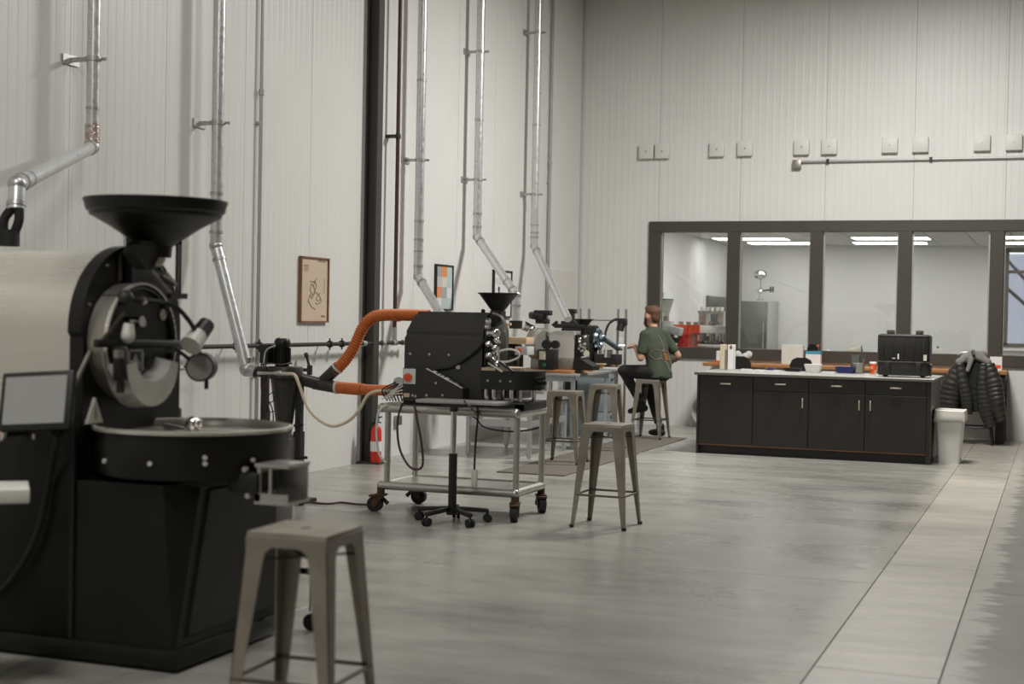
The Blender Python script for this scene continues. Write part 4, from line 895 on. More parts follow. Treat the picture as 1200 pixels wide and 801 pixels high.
# ================================================================== work tables along the left wall
def table(label, x0, x1, y0, y1, z, th=.035, legs='leg_grey', top='table_grey', rail=None, r=.022):
    t = thing('work_table', label, 'table', ((x0+x1)/2, (y0+y1)/2, 0))
    B().box(x0-.03, x1+.04, y0-.04, y1+.03, z-th, z, bev=.006).make('table_top', top, t)
    for x, y in ((x0+.02, y0+.02), (x1-.02, y0+.02), (x0+.02, y1-.02), (x1-.02, y1-.02)):
        B().box(x-r, x+r, y-r, y+r, .02, z-th+.01, bev=.004, seg=1).cyl((x, y, 0), (x, y, .03), r*.6, n=10).make('leg', legs, t)
    for ya in (y0+.005, y1-.035): B().box(x0+.02, x1-.02, ya, ya+.03, z-th-.06, z-th+.005).make('apron', legs, t, smooth=0)
    if rail: B().box(x0+.02, x1-.02, y0+.01, y0+.04, rail-.035, rail+.035).box(x1-.035, x1-.005, y0+.02, y1-.02, rail-.03, rail+.03).make('stretcher', legs, t, smooth=0)
    return t
table('low grey table behind the steel cart with a pale stretcher', .66, 1.40, 14.45, 15.65, .63, rail=.37)
table('grey work table with a long wooden board along its top', .56, 1.34, 16.08, 17.45, .86)
table('grey work table in front of the seated man', .52, 1.29, 17.92, 19.2, .87)
wb1 = tag(B().box(.58, 1.31, 16.06, 16.9, .86, .90, bev=.005).make('wooden_board', 'wood'), 'long brown wooden board under the white roaster', 'board')
wb2 = tag(B().box(.62, 1.12, 17.92, 18.7, .87, .915, bev=.005).make('wooden_board', 'wood'), 'brown wooden board under the round-faced roaster', 'board')
tag(B().box(1.13, 1.30, 17.90, 18.15, .87, .885).make('paper_stack', 'paper', smooth=0), 'small stack of white paper on the table by the man', 'paper')
tag(B().prism([(.90, 17.94), (1.12, 17.90), (1.16, 18.0), (.97, 18.10)], 'z', .915, .932).make('serving_paddle', 'pale_wood', smooth=0), 'pale wooden paddle lying on the brown board', 'paddle')
# blue grey drawer cabinet
dc = thing('drawer_cabinet', 'blue grey steel drawer cabinet beneath the work tables', 'cabinet', (.95, 17.6, 0))
B().box(.70, 1.30, 17.56, 17.84, .06, .80, bev=.006).box(.74, 1.26, 17.58, 17.82, 0, .07).make('carcass', 'steel_blue', dc)
for k in range(3):
    z0 = .10+.235*k
    d_ = B().box(1.295, 1.315, 17.58, 17.82, z0, z0+.21, bev=.004).box(.72, 1.28, 17.55, 17.562, z0, z0+.22, bev=.003).make('drawer', 'steel_blue', dc)
    B().box(1.312, 1.33, 17.64, 17.76, z0+.17, z0+.185).make('handle', 'dull_metal', d_)
B().box(.74, .90, 17.544, 17.552, .58, .72).make('opening', 'blk', dc)
# roaster on the low table: black drum, wooden hopper box, orange switch
r3 = thing('coffee_roaster', 'small black drum roaster with pale wooden box and orange switch', 'coffee roaster', (1.0, 14.9, .63))
B().box(.72, 1.36, 14.62, 15.1, .63, .70, bev=.006).box(.80, 1.2, 14.7, 15.05, .69, .98, bev=.01).make('base', 'blk', r3)
B().cyl((.72, 14.85, 1.10), (1.22, 14.85, 1.10), .155, n=28).make('drum', 'blk_satin', r3)
B().cyl((1.22, 14.85, 1.10), (1.25, 14.85, 1.10), .12, n=24).make('drum_cover', 'gun_dark', r3)
B().box(1.0, 1.38, 14.70, 14.95, 1.215, 1.29, bev=.004).make('wooden_box', 'pale_wood', r3)
B().cyl((1.03, 14.8, 1.28), (1.03, 14.8, 1.40), .05, n=16).cyl((1.03, 14.8, 1.39), (1.03, 14.8, 1.45), .035, .06, n=16).make('jar', 'green_plastic', r3)
B().sph((1.10, 14.72, 1.42), .035, 10).sph((1.13, 14.72, 1.36), .04, 10).sph((1.11, 14.72, 1.30), .03, 10).cyl((1.13, 14.72, 1.42), (1.20, 14.70, 1.43), .014, n=8).make('brass_valve', 'clamp_tan', r3)
B().box(1.26, 1.40, 14.68, 14.9, 1.10, 1.19, bev=.004).make('switch_box', 'poster_grey', r3)
B().box(1.29, 1.33, 14.668, 14.684, 1.12, 1.17, bev=.003).make('switch', 'red_or', r3)
B().cyl((1.3, 14.78, .70), (1.3, 14.78, 1.10), .02, n=10).make('switch_post', 'blk', r3)
B().cyl((1.2, 14.68, .95), (1.2, 14.68, 1.08), .05, n=14).bar((1.2, 14.66, .98), (1.34, 14.66, .97), .02, .02).make('burner', 'blk', r3)
# grey disc roaster on the wooden board
ZB = .905
r4 = thing('coffee_roaster', 'grey round-faced sample roaster with black control box on wooden board', 'coffee roaster', (.72, 16.2, ZB))
B().lathe([(.001, 0), (.19, 0), (.19, .10), (.16, .14), (.001, .14)], (.60, 16.0, 1.20), (.9, -.42, 0), n=32).make('drum', 'grey_enamel', r4)
B().lathe([(.10, .12), (.11, .16), (.10, .19), (.001, .19)], (.60, 16.0, 1.38), (.1, -.1, 1), n=24).make('drum_cap', 'blk', r4)
B().box(.56, .80, 15.92, 16.1, ZB, 1.06, bev=.006).cyl((.58, 15.94, ZB), (.58, 15.94, 1.1), .02, n=10).make('pedestal', 'grey_enamel', r4)
B().box(.70, .90, 15.80, 15.96, ZB, 1.14, bev=.01).make('control_box', 'blk', r4)
B().box(.715, .79, 15.792, 15.802, 1.02, 1.12, bev=.002).make('label_plate', 'poster_beige', r4)
B().cyl((.78, 15.80, .96), (.78, 15.785, .96), .022, n=14).make('green_button', 'green_plastic', r4)
B().cyl((.80, 15.84, 1.20), (.80, 15.78, 1.20), .055, n=18).cyl((.90, 15.86, 1.2), (.90, 15.80, 1.2), .05, n=12).make('blower', 'blk', r4)
b = B().box(.60, .75, 15.95, 16.05, 1.44, 1.50, bev=.008).box(.62, .72, 15.96, 16.04, 1.50, 1.54).box(.58, .78, 15.94, 16.06, 1.54, 1.60, bev=.008); b.make('motor', 'blk', r4)
B().cyl((.55, 15.92, 1.38), (.48, 15.85, 1.42), .05, .06, n=16).sph((.56, 15.92, 1.37), .06, 12).make('chrome_port', 'chrome', r4)
B().bar((.84, 15.95, 1.42), (1.22, 15.95, 1.415), .035, .05, bev=.008).bar((.82, 15.95, 1.42), (.88, 15.95, 1.47), .03, .03).make('feed_arm', 'blk', r4)
# white front roaster
r5 = thing('coffee_roaster', 'small roaster with white curved cover and black funnel hopper', 'coffee roaster', (1.05, 16.15, ZB))
pr = [(.90, ZB+.14)]+[(.90+.0, 1.30)]+[(.90+.09*(1-math.cos(a)), 1.30+.06*math.sin(a)) for a in [math.pi/2*k/6 for k in range(1, 7)]]+[(1.19, 1.36), (1.205, 1.34), (1.205, ZB+.14)]
B().prism(pr, 'y', 15.95, 16.30).make('cover', 'white_enamel', r5, smooth=40)
B().box(.895, 1.21, 15.94, 16.31, ZB, ZB+.142, bev=.005).make('base', 'grey_enamel', r5)
B().box(1.205, 1.30, 15.99, 16.27, ZB, 1.32, bev=.01).make('front_housing', 'blk', r5)
B().prism([(1.20, ZB), (1.45, ZB), (1.45, ZB+.05), (1.24, ZB+.16)], 'y', 15.93, 16.20).make('bean_tray', 'blk', r5, smooth=0)
B().lathe([(.125, 1.50), (.127, 1.507), (.12, 1.505), (.03, 1.40), (.027, 1.28)], (1.27, 16.1, 0), n=28).make('hopper', 'blk_satin', r5)
b = B()
for k in range(8): b.sph((1.30+.04*math.cos(k*1.7), 15.98+.02*math.sin(k), 1.10+.028*k), .022, 8)
b.cyl((1.28, 15.97, 1.20), (1.37, 15.93, 1.15), .02, n=10).cyl((1.30, 15.97, 1.05), (1.40, 15.95, 1.07), .014, n=8); b.make('chrome_fitting', 'chrome', r5)
B().cyl((1.36, 15.97, 1.10), (1.37, 15.93, 1.10), .035, n=18).make('gauge', 'poster_beige', r5)
b = B()
for x in (.93, 1.05, 1.17): b.cyl((x, 15.94, ZB+.12), (x, 15.934, ZB+.12), .007, n=6)
b.make('cover_screw', 'dull_metal', r5)
r3.location.x -= .14; r4.location += V((.20, .25, -.005)); r5.location += V((.08, .25, -.005))
# roaster on the far table with blue-tinted chrome end and gooseneck lamp
Z3 = .945
r6 = thing('coffee_roaster', 'black roaster with bright round chrome end beside the gooseneck lamp', 'coffee roaster', (.8, 18.0, Z3))
B().box(.56, 1.02, 17.8, 18.15, Z3, 1.22, bev=.01).cyl((.58, 17.98, 1.28), (1.02, 17.98, 1.28), .17, n=28).make('body', 'blk_satin', r6)
B().lathe([(.001, .0), (.155, 0), (.16, .02), (.14, .05), (.10, .05), (.09, .03), (.001, .03)], (1.02, 17.98, 1.26), (1, 0, 0), n=32).make('end_ring', 'blue_chrome', r6)
B().box(.55, .74, 17.9, 18.06, 1.42, 1.5, bev=.006).box(.60, .70, 17.92, 18.04, 1.5, 1.62, bev=.006).box(.57, .73, 17.92, 18.04, 1.60, 1.66, bev=.006).make('motor', 'blk', r6)
B().cyl((.78, 17.82, 1.24), (.70, 17.74, 1.18), .06, .075, n=20).make('chrome_port', 'chrome', r6)
B().bar((.46, 17.78, 1.20), (.64, 17.78, 1.235), .025, .03).make('wooden_handle', 'wood', r6)
B().box(1.04, 1.34, 17.82, 18.10, Z3, 1.08, bev=.008).make('cooling_base', 'blk', r6)
B().cyl((1.22, 17.86, 1.04), (1.22, 17.86, 1.14), .06, n=18).cyl((1.10, 17.86, 1.06), (1.10, 17.86, 1.13), .035, n=14).cyl((1.10, 17.86, 1.03), (1.10, 17.86, 1.07), .03, n=14).make('chrome_cup', 'chrome', r6)
B().bar((1.10, 17.92, 1.30), (1.38, 17.84, 1.14), .14, .02, bev=.004).make('tilted_panel', 'blk', r6); B().bar((1.12, 17.915, 1.315), (1.40, 17.84, 1.155), .03, .02).make('panel_edge', 'blue_chrome', r6)
B().sph((1.13, 17.88, 1.30), .05, 12).make('chrome_ball', 'blue_chrome', r6)
r6.location += V((-.06, .16, -.03))
rk = thing('pipe_rack', 'thin silver pipe rack with four uprights behind the far table', 'rack', (.95, 18.75, 0))
for x, y in ((.60, 18.55), (.70, 18.62), (1.20, 18.30), (1.29, 18.36)): B().cyl((x, y, .87 if x < 1 else 0), (x, y, 1.64), .017, n=10).make('upright', 'steel', rk)
B().cyl((.60, 18.55, 1.49), (1.29, 18.36, 1.49), .010, n=8).make('cross_bar', 'steel', rk); B().cyl((1.20, 18.30, 1.16), (1.29, 18.36, 1.16), .014, n=8).make('cross_bar', 'steel', rk)
gl = thing('gooseneck_lamp', 'black gooseneck lamp clamped to the silver rack by the man', 'lamp', (1.25, 18.3, 1.3))
B().tube([PY(731, 376, 18.25), PY(722, 374, 18.2), PY(714, 379, 18.15), PY(710, 388, 18.12), PY(709, 396, 18.1)], .016, 8).make('gooseneck', 'blk_rub', gl)
B().box(1.22, 1.33, 18.20, 18.32, 1.42, 1.52, bev=.015).cyl((1.25, 18.22, 1.36), (1.27, 18.24, 1.45), .05, .045, n=14).make('lamp_head', 'blk', gl)
# ================================================================== the man
mx, my = MP
SH = .745
man = thing('person', 'bearded man in green t-shirt and dark trousers sitting on a stool', 'person', (mx, my, 0))
# he sits facing -X and slightly away, leaning forward; fwd f, left side l
fd = V((-.86, .51, 0)).normalized(); ld = V((-fd.y, fd.x, 0)) ; ld = -ld if ld.dot(V((-1, -1, 0))) < 0 else ld
O = V((mx+.075, my+.02, 0))
def Pn(f, l, z): return O+fd*f+ld*l+V((0, 0, z))
hip = Pn(-.02, 0, SH+.10)
neck = Pn(.08, 0, SH+.62); hd = Pn(.12, .0, SH+.795)
shL, shR = Pn(.08, .155, SH+.55), Pn(.06, -.165, SH+.55)
elL, elR = Pn(.10, .205, SH+.265), Pn(-.06, -.30, SH+.30)
wrL, wrR = Pn(.27, .14, SH+.41), Pn(.11, -.22, SH+.14)
knL, knR = Pn(.44, .17, SH+.09), Pn(.40, -.16, SH+.05)
anL, anR = Pn(.19, .08, SH-.33), Pn(.10, -.17, .105)
b = B()
b.cap2(hip, Pn(.03, 0, SH+.32), .14, .135); b.cap2(Pn(.03, 0, SH+.32), Pn(.07, 0, SH+.52), .135, .12); b.cap2(shL, shR, .06, .06); b.cap2(neck, hd-V((0, 0, .04)), .058, .055)
for s_, e_, w_ in ((shL, elL, wrL), (shR, elR, wrR)): b.cap2(s_, e_, .056, .045); b.cap2(e_, w_, .044, .029)
for sg, k_, a_ in ((1, knL, anL), (-1, knR, anR)): b.cap2(hip+ld*.09*sg-V((0, 0, .02)), k_, .085, .058); b.cap2(k_, a_, .055, .036)
# head: cranium, jaw, nose, ears
look = (fd*.94+V((0, 0, -.34))).normalized()
b.sph(hd+V((0, 0, .015)), (.108, .088, .118), 16, fd.to_track_quat('X', 'Z').to_matrix().to_4x4()); b.sph(hd+fd*.035-V((0, 0, .065)), (.07, .06, .07), 14)
b.cap2(hd+fd*.102+V((0, 0, .005)), hd+fd*.130-V((0, 0, .032)), .011, .016, 8)
b.cap2(hd+fd*.092+ld*.03+V((0, 0, .027)), hd+fd*.092-ld*.03+V((0, 0, .027)), .014, .014, 8)
for sg in (1, -1): b.sph(hd+ld*.09*sg-fd*.005-V((0, 0, .005)), (.02, .016, .036), 8)
# hands
def hand(w, d, side, up):
    d = d.normalized(); s = d.cross(up).normalized()*side
    b.cap2(w, w+d*.05, .028, .032, 10); 
    for k, (L, off) in enumerate(((.06, -.024), (.07, -.008), (.066, .008), (.052, .023))):
        p = w+d*.07+s*off; q = p+d*L*.55-up*.012; r = q+d*L*.35-up*.03; b.cap2(p, q, .0095, .0085, 8); b.cap2(q, r, .0085, .0075, 8)
    p = w+d*.02-s*.026; q = p+d*.035-s*.018-up*.01; b.cap2(p, q, .012, .010, 8); b.cap2(q, q+d*.03-up*.012, .010, .008, 8)
hand(wrL, fd+V((0, 0, .05)), 1, V((0, 0, 1))); hand(wrR, fd*.9+ld*.3+V((0, 0, -.35)), -1, V((0, 0, 1)))
body = remeshed(b, 'body', 'skin', man, .0085, 4)
# eyes and mouth
for sg in (1, -1): B().sph(hd+fd*.096+ld*.03*sg+V((0, 0, .012)), .009, 8).make('eye', 'blk', man)
B().cap2(hd+fd*.105+ld*.018-V((0, 0, .062)), hd+fd*.105-ld*.018-V((0, 0, .062)), .006, .006, 8).make('mouth', 'wood_dark', man)
# tattoo sleeve on the right forearm
B().rings([(elR.lerp(wrR, .05), .051), (elR.lerp(wrR, .30), .047)], 16, False).make('tattoo', 'print_tan', man)
# hair and beard
b = B(); b.sph(hd-fd*.022+V((0, 0, .058)), (.108, .092, .086), 16, fd.to_track_quat('X', 'Z').to_matrix().to_4x4()); b.sph(hd-fd*.066-V((0, 0, .0)), (.056, .074, .09), 14, fd.to_track_quat('X', 'Z').to_matrix().to_4x4())
b.sph(hd+fd*.055+V((0, 0, .098)), (.058, .06, .036), 12); hair = remeshed(b, 'hair', 'hair', man, .010, 3)
b = B(); b.sph(hd+fd*.06-V((0, 0, .10)), (.06, .056, .046), 12)
for sg in (1, -1): b.cap2(hd+ld*.078*sg+fd*.02-V((0, 0, .02)), hd+ld*.05*sg+fd*.06-V((0, 0, .09)), .02, .03, 8)
b.cap2(hd+fd*.112+ld*.024-V((0, 0, .05)), hd+fd*.112-ld*.024-V((0, 0, .048)), .009, .009, 8); remeshed(b, 'beard', 'hair', man, .009, 3)
# shirt
b = B()
def ell(c, f, l, zr): b.sph(c, (f, l, zr), 18, fd.to_track_quat('X', 'Z').to_matrix().to_4x4())
b.rings([(Pn(-.045, 0, SH+.015), (.175, .150)), (Pn(-.035, 0, SH+.10), (.172, .150)), (Pn(-.005, 0, SH+.25), (.160, .140)), (Pn(.03, 0, SH+.40), (.172, .145)), (Pn(.06, 0, SH+.52), (.165, .125)), (Pn(.075, 0, SH+.585), (.13, .11)), (Pn(.09, 0, SH+.635), (.092, .085)), (Pn(.10, 0, SH+.665), (.074, .074))], 22, True, V((0, 0, 1)))
bmv = b.bm.verts
# orient the torso rings: wide axis along the shoulders
ang = math.atan2(ld.y, ld.x)-math.atan2(frame_of(V((0, 0, 1)))[0].y, frame_of(V((0, 0, 1)))[0].x)
for v in bmv:
    pass
bmesh.ops.rotate(b.bm, cent=O, matrix=Matrix.Rotation(0, 3, 'Z'), verts=list(bmv))
def torso_fix():
    # rings() spans u,w; rotate every vertex about its ring centre so that u follows ld
    for v in b.bm.verts:
        z = v.co.z-SH; f = -.045 + .145*min(max((z-.015)/.62, 0), 1); c = Pn(f, 0, v.co.z)
        d = v.co-c; d.z = 0; v.co = V((c.x, c.y, v.co.z))+Matrix.Rotation(ang, 3, 'Z') @ d
torso_fix()
for s_, e_ in ((shL, elL), (shR, elR)):
    q = s_.lerp(e_, .68); b.cap2(s_, q, .068, .068)
    b.cap2(neck-V((0, 0, .035))-fd*.02, s_, .078, .074)
# crumples
for k in range(7): 
    z = SH+.05+.035*k; b.cap2(Pn(-.17+.012*k, .10-.02*k, z), Pn(-.17+.012*k, -.06-.02*k, z+.05), .016, .012, 8)
shirt = remeshed(b, 't_shirt', 'green_shirt', man, .011, 5)
# print on the back, projected onto the shirt surface
from mathutils.bvhtree import BVHTree
bv = BVHTree.FromPolygons([v.co for v in shirt.data.vertices], [p.vertices for p in shirt.data.polygons])
rl = V(man.location)
def onback(l, z):
    o = Pn(-.8, l, SH+z)-rl; h = bv.ray_cast(o, fd); return (h[0]-fd*.004+rl) if h[0] else None
def draw(pts, r, m, name, closed=False):
    P = [onback(*p) for p in catmull2(pts, closed)]; P = [p for p in P if p]
    if len(P) > 2: B().rings([(p, r) for p in P], 6, not closed, None, closed).make(name, m, man)
def catmull2(pts, closed): return [(p.x, p.y) for p in catmull([V((a, c, 0)) for a, c in pts], 6, closed)]
draw([(.115+.052*math.cos(a), .315+.062*math.sin(a)) for a in [k*.7 for k in range(9)]], .004, 'print_tan', 'shirt_print', True)
draw([(.12, .25), (.06, .265), (.03, .22), (-.0, .24)], .004, 'print_tan', 'shirt_print')
draw([(.035, .55), (.02, .45), (.01, .38), (.05, .36), (-.03, .355)], .006, 'print_tan', 'shirt_print')
draw([(.05, .56), (.0, .46), (-.06, .38), (-.085, .26), (-.10, .18)], .0045, 'print_tan', 'shirt_print')
draw([(-.06, .36), (-.09, .33), (-.075, .24)], .004, 'print_tan', 'shirt_print')
draw([(.0, .25), (-.02, .17), (-.05, .10), (-.09, .06)], .007, 'print_grey', 'shirt_print')
for k in range(5): draw([(.03-.004*k, .325-.018*k), (-.0, .327-.018*k), (-.03-.004*k, .322-.018*k)], .0085, 'print_orange', 'shirt_print')
# trousers
b = B(); b.sph(Pn(-.03, 0, SH+.075), (.155, .185, .10), 16, fd.to_track_quat('X', 'Z').to_matrix().to_4x4())
for sg, k_, a_, q in ((1, knL, anL, .80), (-1, knR, anR, .86)):
    h0 = hip+ld*.09*sg-V((0, 0, .02)); b.cap2(h0, k_, .108, .080); b.cap2(k_, k_.lerp(a_, q), .072, .056)
remeshed(b, 'trousers', 'pants', man, .011, 4)
B().sph(knL.lerp(hip, .28)+ld*.05+V((0, 0, .045)), (.045, .03, .03), 10).make('denim_patch', 'denim', man)
for sg, k_, a_ in ((1, knL, anL), (-1, knR, anR)): B().cap2(k_.lerp(a_, .78), a_, .047, .042).make('sock', 'sock', man)
# boots: left rests on the stool rail, right on the floor
def boot(a, d, pitch_):
    d = d.normalized(); sole = a-V((0, 0, .085)); b = B()
    b.cap2(a+V((0, 0, .03)), a-V((0, 0, .03)), .055, .052); b.cap2(sole-d*.03+V((0, 0, .035)), sole+d*.10+V((0, 0, .035)), .046, .044); b.cap2(sole+d*.10+V((0, 0, .032)), sole+d*.165+V((0, 0, .028)), .044, .034)
    bmesh.ops.rotate(b.bm, cent=a, matrix=Matrix.Rotation(pitch_, 3, V((-d.y, d.x, 0))), verts=list(b.bm.verts))
    remeshed(b, 'boot', 'blk', man, .010, 3)
boot(anL, fd*.8+V((-.3, -.5, 0)), math.radians(12)); boot(anR, fd+V((-.1, 0, 0)), 0)

man.location.z += .012
# ================================================================== cabinet island
IX0, IX1, IY0, IY1, IZ = 2.775, 5.345, 16.2, 17.5, .925
labs = ['dark wood cabinet unit with one tall front and a single bar pull', 'dark wood cabinet unit with drawer, beside the tall-front unit', 'dark wood cabinet unit below the blue bowl', 'dark wood cabinet unit below the black hard case']
bx = [2.80, 3.415, 4.035, 4.65, 5.30]
for i in range(4):
    a, c = bx[i], bx[i+1]
    t = thing('base_cabinet', labs[i], 'cabinet', ((a+c)/2, (IY0+IY1)/2, 0))
    B().box(a, c, IY0+.02, IY1-.02, .10, IZ-.032).make('body', 'cab_wood', t, smooth=0)
    B().box(a, c, IY0+.07, IY1-.06, 0, .105).make('toe_kick', 'blk', t, smooth=0)
    B().box(a, c, IY0+.012, IY0+.03, .098, .112).make('bottom_edge', 'wood_dark', t, smooth=0)
    g = .004
    def pull(par, x, z, vert):
        b = B()
        if vert: b.box(x-.008, x+.008, IY0-.035, IY0-.022, z-.055, z+.055, bev=.003).box(x-.006, x+.006, IY0-.03, IY0, z-.045, z-.035).box(x-.006, x+.006, IY0-.03, IY0, z+.035, z+.045)
        else: b.box(x-.06, x+.06, IY0-.035, IY0-.022, z-.008, z+.008, bev=.003).box(x-.05, x-.04, IY0-.03, IY0, z-.006, z+.006).box(x+.04, x+.05, IY0-.03, IY0, z-.006, z+.006)
        b.make('handle', 'nickel', par)
    if i == 0:
        d_ = B().box(a+g, c-g, IY0, IY0+.02, .115, IZ-.036, bev=.002, seg=1).make('door', 'cab_wood', t, smooth=0); pull(d_, (a+c)/2, .80, False)
    else:
        d_ = B().box(a+g, c-g, IY0, IY0+.02, .735, IZ-.036, bev=.002, seg=1).make('drawer', 'cab_wood', t, smooth=0); pull(d_, (a+c)/2, .815, False)
        d_ = B().box(a+g, c-g, IY0, IY0+.02, .115, .727, bev=.002, seg=1).make('door', 'cab_wood', t, smooth=0); pull(d_, c-.06 if i < 3 else a+.06, .615, True)
for x0_, x1_, l in ((IX0, 2.80, 'dark end panel closing the island beside the tall-front cabinet'), (5.30, IX1, 'dark end panel of the island beside the waste bin')):
    tag(B().box(x0_, x1_, IY0-.005, IY1, 0, IZ-.03).make('end_panel', 'cab_wood', smooth=0), l, 'panel')
ctp = thing('counter_top', 'grey laminate counter top with dark edge on the cabinet island', 'counter top', ((IX0+IX1)/2, (IY0+IY1)/2, IZ-.03))
B().box(IX0-.03, IX1+.03, IY0-.03, IY1+.03, IZ-.032, IZ-.002, bev=.003, seg=1).make('edge_band', 'counter_edge', ctp, smooth=0)
B().box(IX0-.028, IX1+.028, IY0-.028, IY1+.028, IZ-.004, IZ, bev=.001, seg=1).make('surface', 'counter_grey', ctp, smooth=0)
def onc(px, py):
    p = PZ(px, py, IZ)
    if p.y > 17.36: x = PY(px, py, 17.36).x; p = V((x, 17.36, IZ))
    return p
# hard case
C0 = V((5.02, 16.60, IZ))
hc_ = thing('hard_case', 'large black ribbed hard case with latches on the counter', 'case', C0)
cw = .275
B().box(C0.x-cw, C0.x+cw, C0.y-.16, C0.y+.16, IZ+.02, IZ+.165, bev=.02).make('case_body', 'case_black', hc_)
lid = B().box(C0.x-cw-.005, C0.x+cw+.005, C0.y-.165, C0.y+.165, IZ+.172, IZ+.475, bev=.03, seg=3).make('case_lid', 'case_black', hc_)
B().box(C0.x-cw-.008, C0.x+cw+.008, C0.y-.168, C0.y+.168, IZ+.158, IZ+.178, bev=.006).box(C0.x-cw+.02, C0.x+cw-.02, C0.y-.168, C0.y-.155, IZ+.445, IZ+.465, bev=.004).make('rim', 'case_edge', hc_)
for x in (-.155, .155): B().box(C0.x+x-.035, C0.x+x+.035, C0.y-.10, C0.y+.10, IZ+.46, IZ+.52, bev=.012).make('top_latch', 'case_edge', hc_)
for x in (-.165, .165): B().box(C0.x+x-.03, C0.x+x+.03, C0.y-.178, C0.y-.155, IZ+.05, IZ+.17, bev=.005).make('front_latch', 'case_black', hc_)
for x in (-.2, .2):
    for yo in (-.12, .08): B().cyl((C0.x+x, C0.y+yo, IZ+.02), (C0.x+x, C0.y+yo+.04, IZ+.02), .02, n=12).make('wheel', 'blk_rub', hc_)
for k in range(5): B().box(C0.x-.22+.11*k-.012, C0.x-.22+.11*k+.012, C0.y-.172, C0.y-.16, IZ+.20, IZ+.43, bev=.004).make('rib', 'case_black', hc_)
B().box(C0.x-.06, C0.x-.045, C0.y-.174, C0.y-.166, IZ+.20, IZ+.26).box(C0.x-.115, C0.x-.085, C0.y-.174, C0.y-.166, IZ+.205, IZ+.215).make('white_tag', 'white', hc_, smooth=0)
B().box(C0.x+.215, C0.x+.25, C0.y-.174, C0.y-.166, IZ+.19, IZ+.255).make('label_plate', 'offwhite', hc_, smooth=0)
B().cyl((C0.x+.285, C0.y-.1, IZ+.14), (C0.x+.30, C0.y-.1, IZ+.14), .02, n=12).box(C0.x+.27, C0.x+.30, C0.y-.11, C0.y-.09, IZ+.02, IZ+.15, bev=.004).make('handle_bracket', 'case_edge', hc_)
# bowls, cup, boxes on the island
def bowl(label, px, py, w, h, m, d=.9, square=False):
    c = onc(px, py); b = B()
    if square:
        T_ = w/2; 
        b.poly([c+V((sx*q, sy*q*d, z)) for z, q in ((0, T_*.72), (h, T_), (h, T_*.93), (.012, T_*.66)) for sx, sy in ((-1, -1), (1, -1), (1, 1), (-1, 1))],
               [(3, 2, 1, 0)]+[(r*4+k, r*4+(k+1) % 4, r*4+4+(k+1) % 4, r*4+4+k) for r in range(3) for k in range(4)]+[(12, 13, 14, 15)])
        bmesh.ops.bevel(b.bm, geom=list(b.bm.edges), offset=.004, segments=2, affect='EDGES')
        return tag(b.make('bowl', m), label, 'bowl')
    b.lathe([(.001, 0), (w*.28, 0), (w*.32, .005), (w*.5, h), (w*.485, h), (w*.30, .012), (.001, .012)], c, n=28)
    return tag(b.make('bowl', m), label, 'bowl')
bowl('bright blue square serving bowl on the counter', 991, 437, .235, .075, 'navy', .8, True)
bowl('small dark blue bowl on the counter left of the dark tray', 903, 431, .125, .035, 'navy')
bowl('shallow black tray on the counter before the chair back', 929, 434, .22, .04, 'blk', .7, True)
bowl('white square tub on the counter beside the blue bowl', 953, 436, .20, .095, 'white', .8, True)
def cup(label, px, py, r0, r1, h, m, extra=None, cat='cup', nm='paper_cup', base=None):
    c = base if base is not None else onc(px, py); t = thing(nm, label, cat, c)
    B().lathe([(.001, 0), (r0, 0), (r1, h), (r1-.004, h), (r0-.004, .006), (.001, .006)], c, n=24).make('cup_body', m, t)
    if extra: extra(t, c)
    return t
def cuplid(t, c):
    B().lathe([(.043, .118), (.045, .125), (.04, .14), (.001, .141)], c, n=24).make('lid', 'white', t)
    B().cyl(c+V((-.01, -.038, .07)), c+V((-.011, -.042, .07)), .02, n=14).make('cup_logo', 'poster_orange', t)
cup('orange paper cup with white lid beside the black case', 1023, 436.5, .034, .043, .12, 'red_or', cuplid)
def contents(t, c): B().lathe([(.001, .01), (.062, .01), (.074, .12), (.001, .12)], c, n=24).make('contents', 'offwhite', t)
cup('tall clear plastic tub half filled with white grain', 1002.5, 433, .075, .095, .22, 'clear_plastic', contents, 'tub', 'plastic_tub', onc(1005, 434))
c = onc(1005, 436.5)
tag(B().lathe([(.001, 0), (.02, 0), (.02, .03), (.001, .055)], c, n=14).make('red_jar', 'red'), 'tiny red jar next to the blue bowl', 'jar')
c = onc(1009, 436.8); tag(B().lathe([(.001, 0), (.017, 0), (.017, .04), (.012, .05), (.001, .05)], c, n=14).make('brown_jar', 'wood_dark'), 'tiny brown jar next to the red jar', 'jar')
c = onc(1026, 438.8); tag(B().lathe([(.001, 0), (.015, 0), (.012, .035), (.016, .05), (.001, .052)], c, n=14).make('wooden_peg', 'pale_wood'), 'tiny pale wooden peg before the orange cup', 'peg')
c = onc(972, 436); tag(B().box(c.x-.08, c.x+.08, c.y-.05, c.y+.05, IZ, IZ+.008).make('paper_sheet', 'paper', smooth=0), 'white paper sheet between white tub and blue bowl', 'paper')
c = onc(900, 433.5); tag(B().box(c.x-.16, c.x+.16, c.y-.07, c.y+.07, IZ, IZ+.006).make('paper_sheet', 'paper', smooth=0), 'white paper sheet under the small dark blue bowl', 'paper')
c = onc(872, 430.5); tag(B().box(c.x-.03, c.x+.10, c.y-.03, c.y+.03, IZ, IZ+.012).make('folded_paper', 'paper', smooth=0), 'folded white paper by the standing cartons', 'paper')
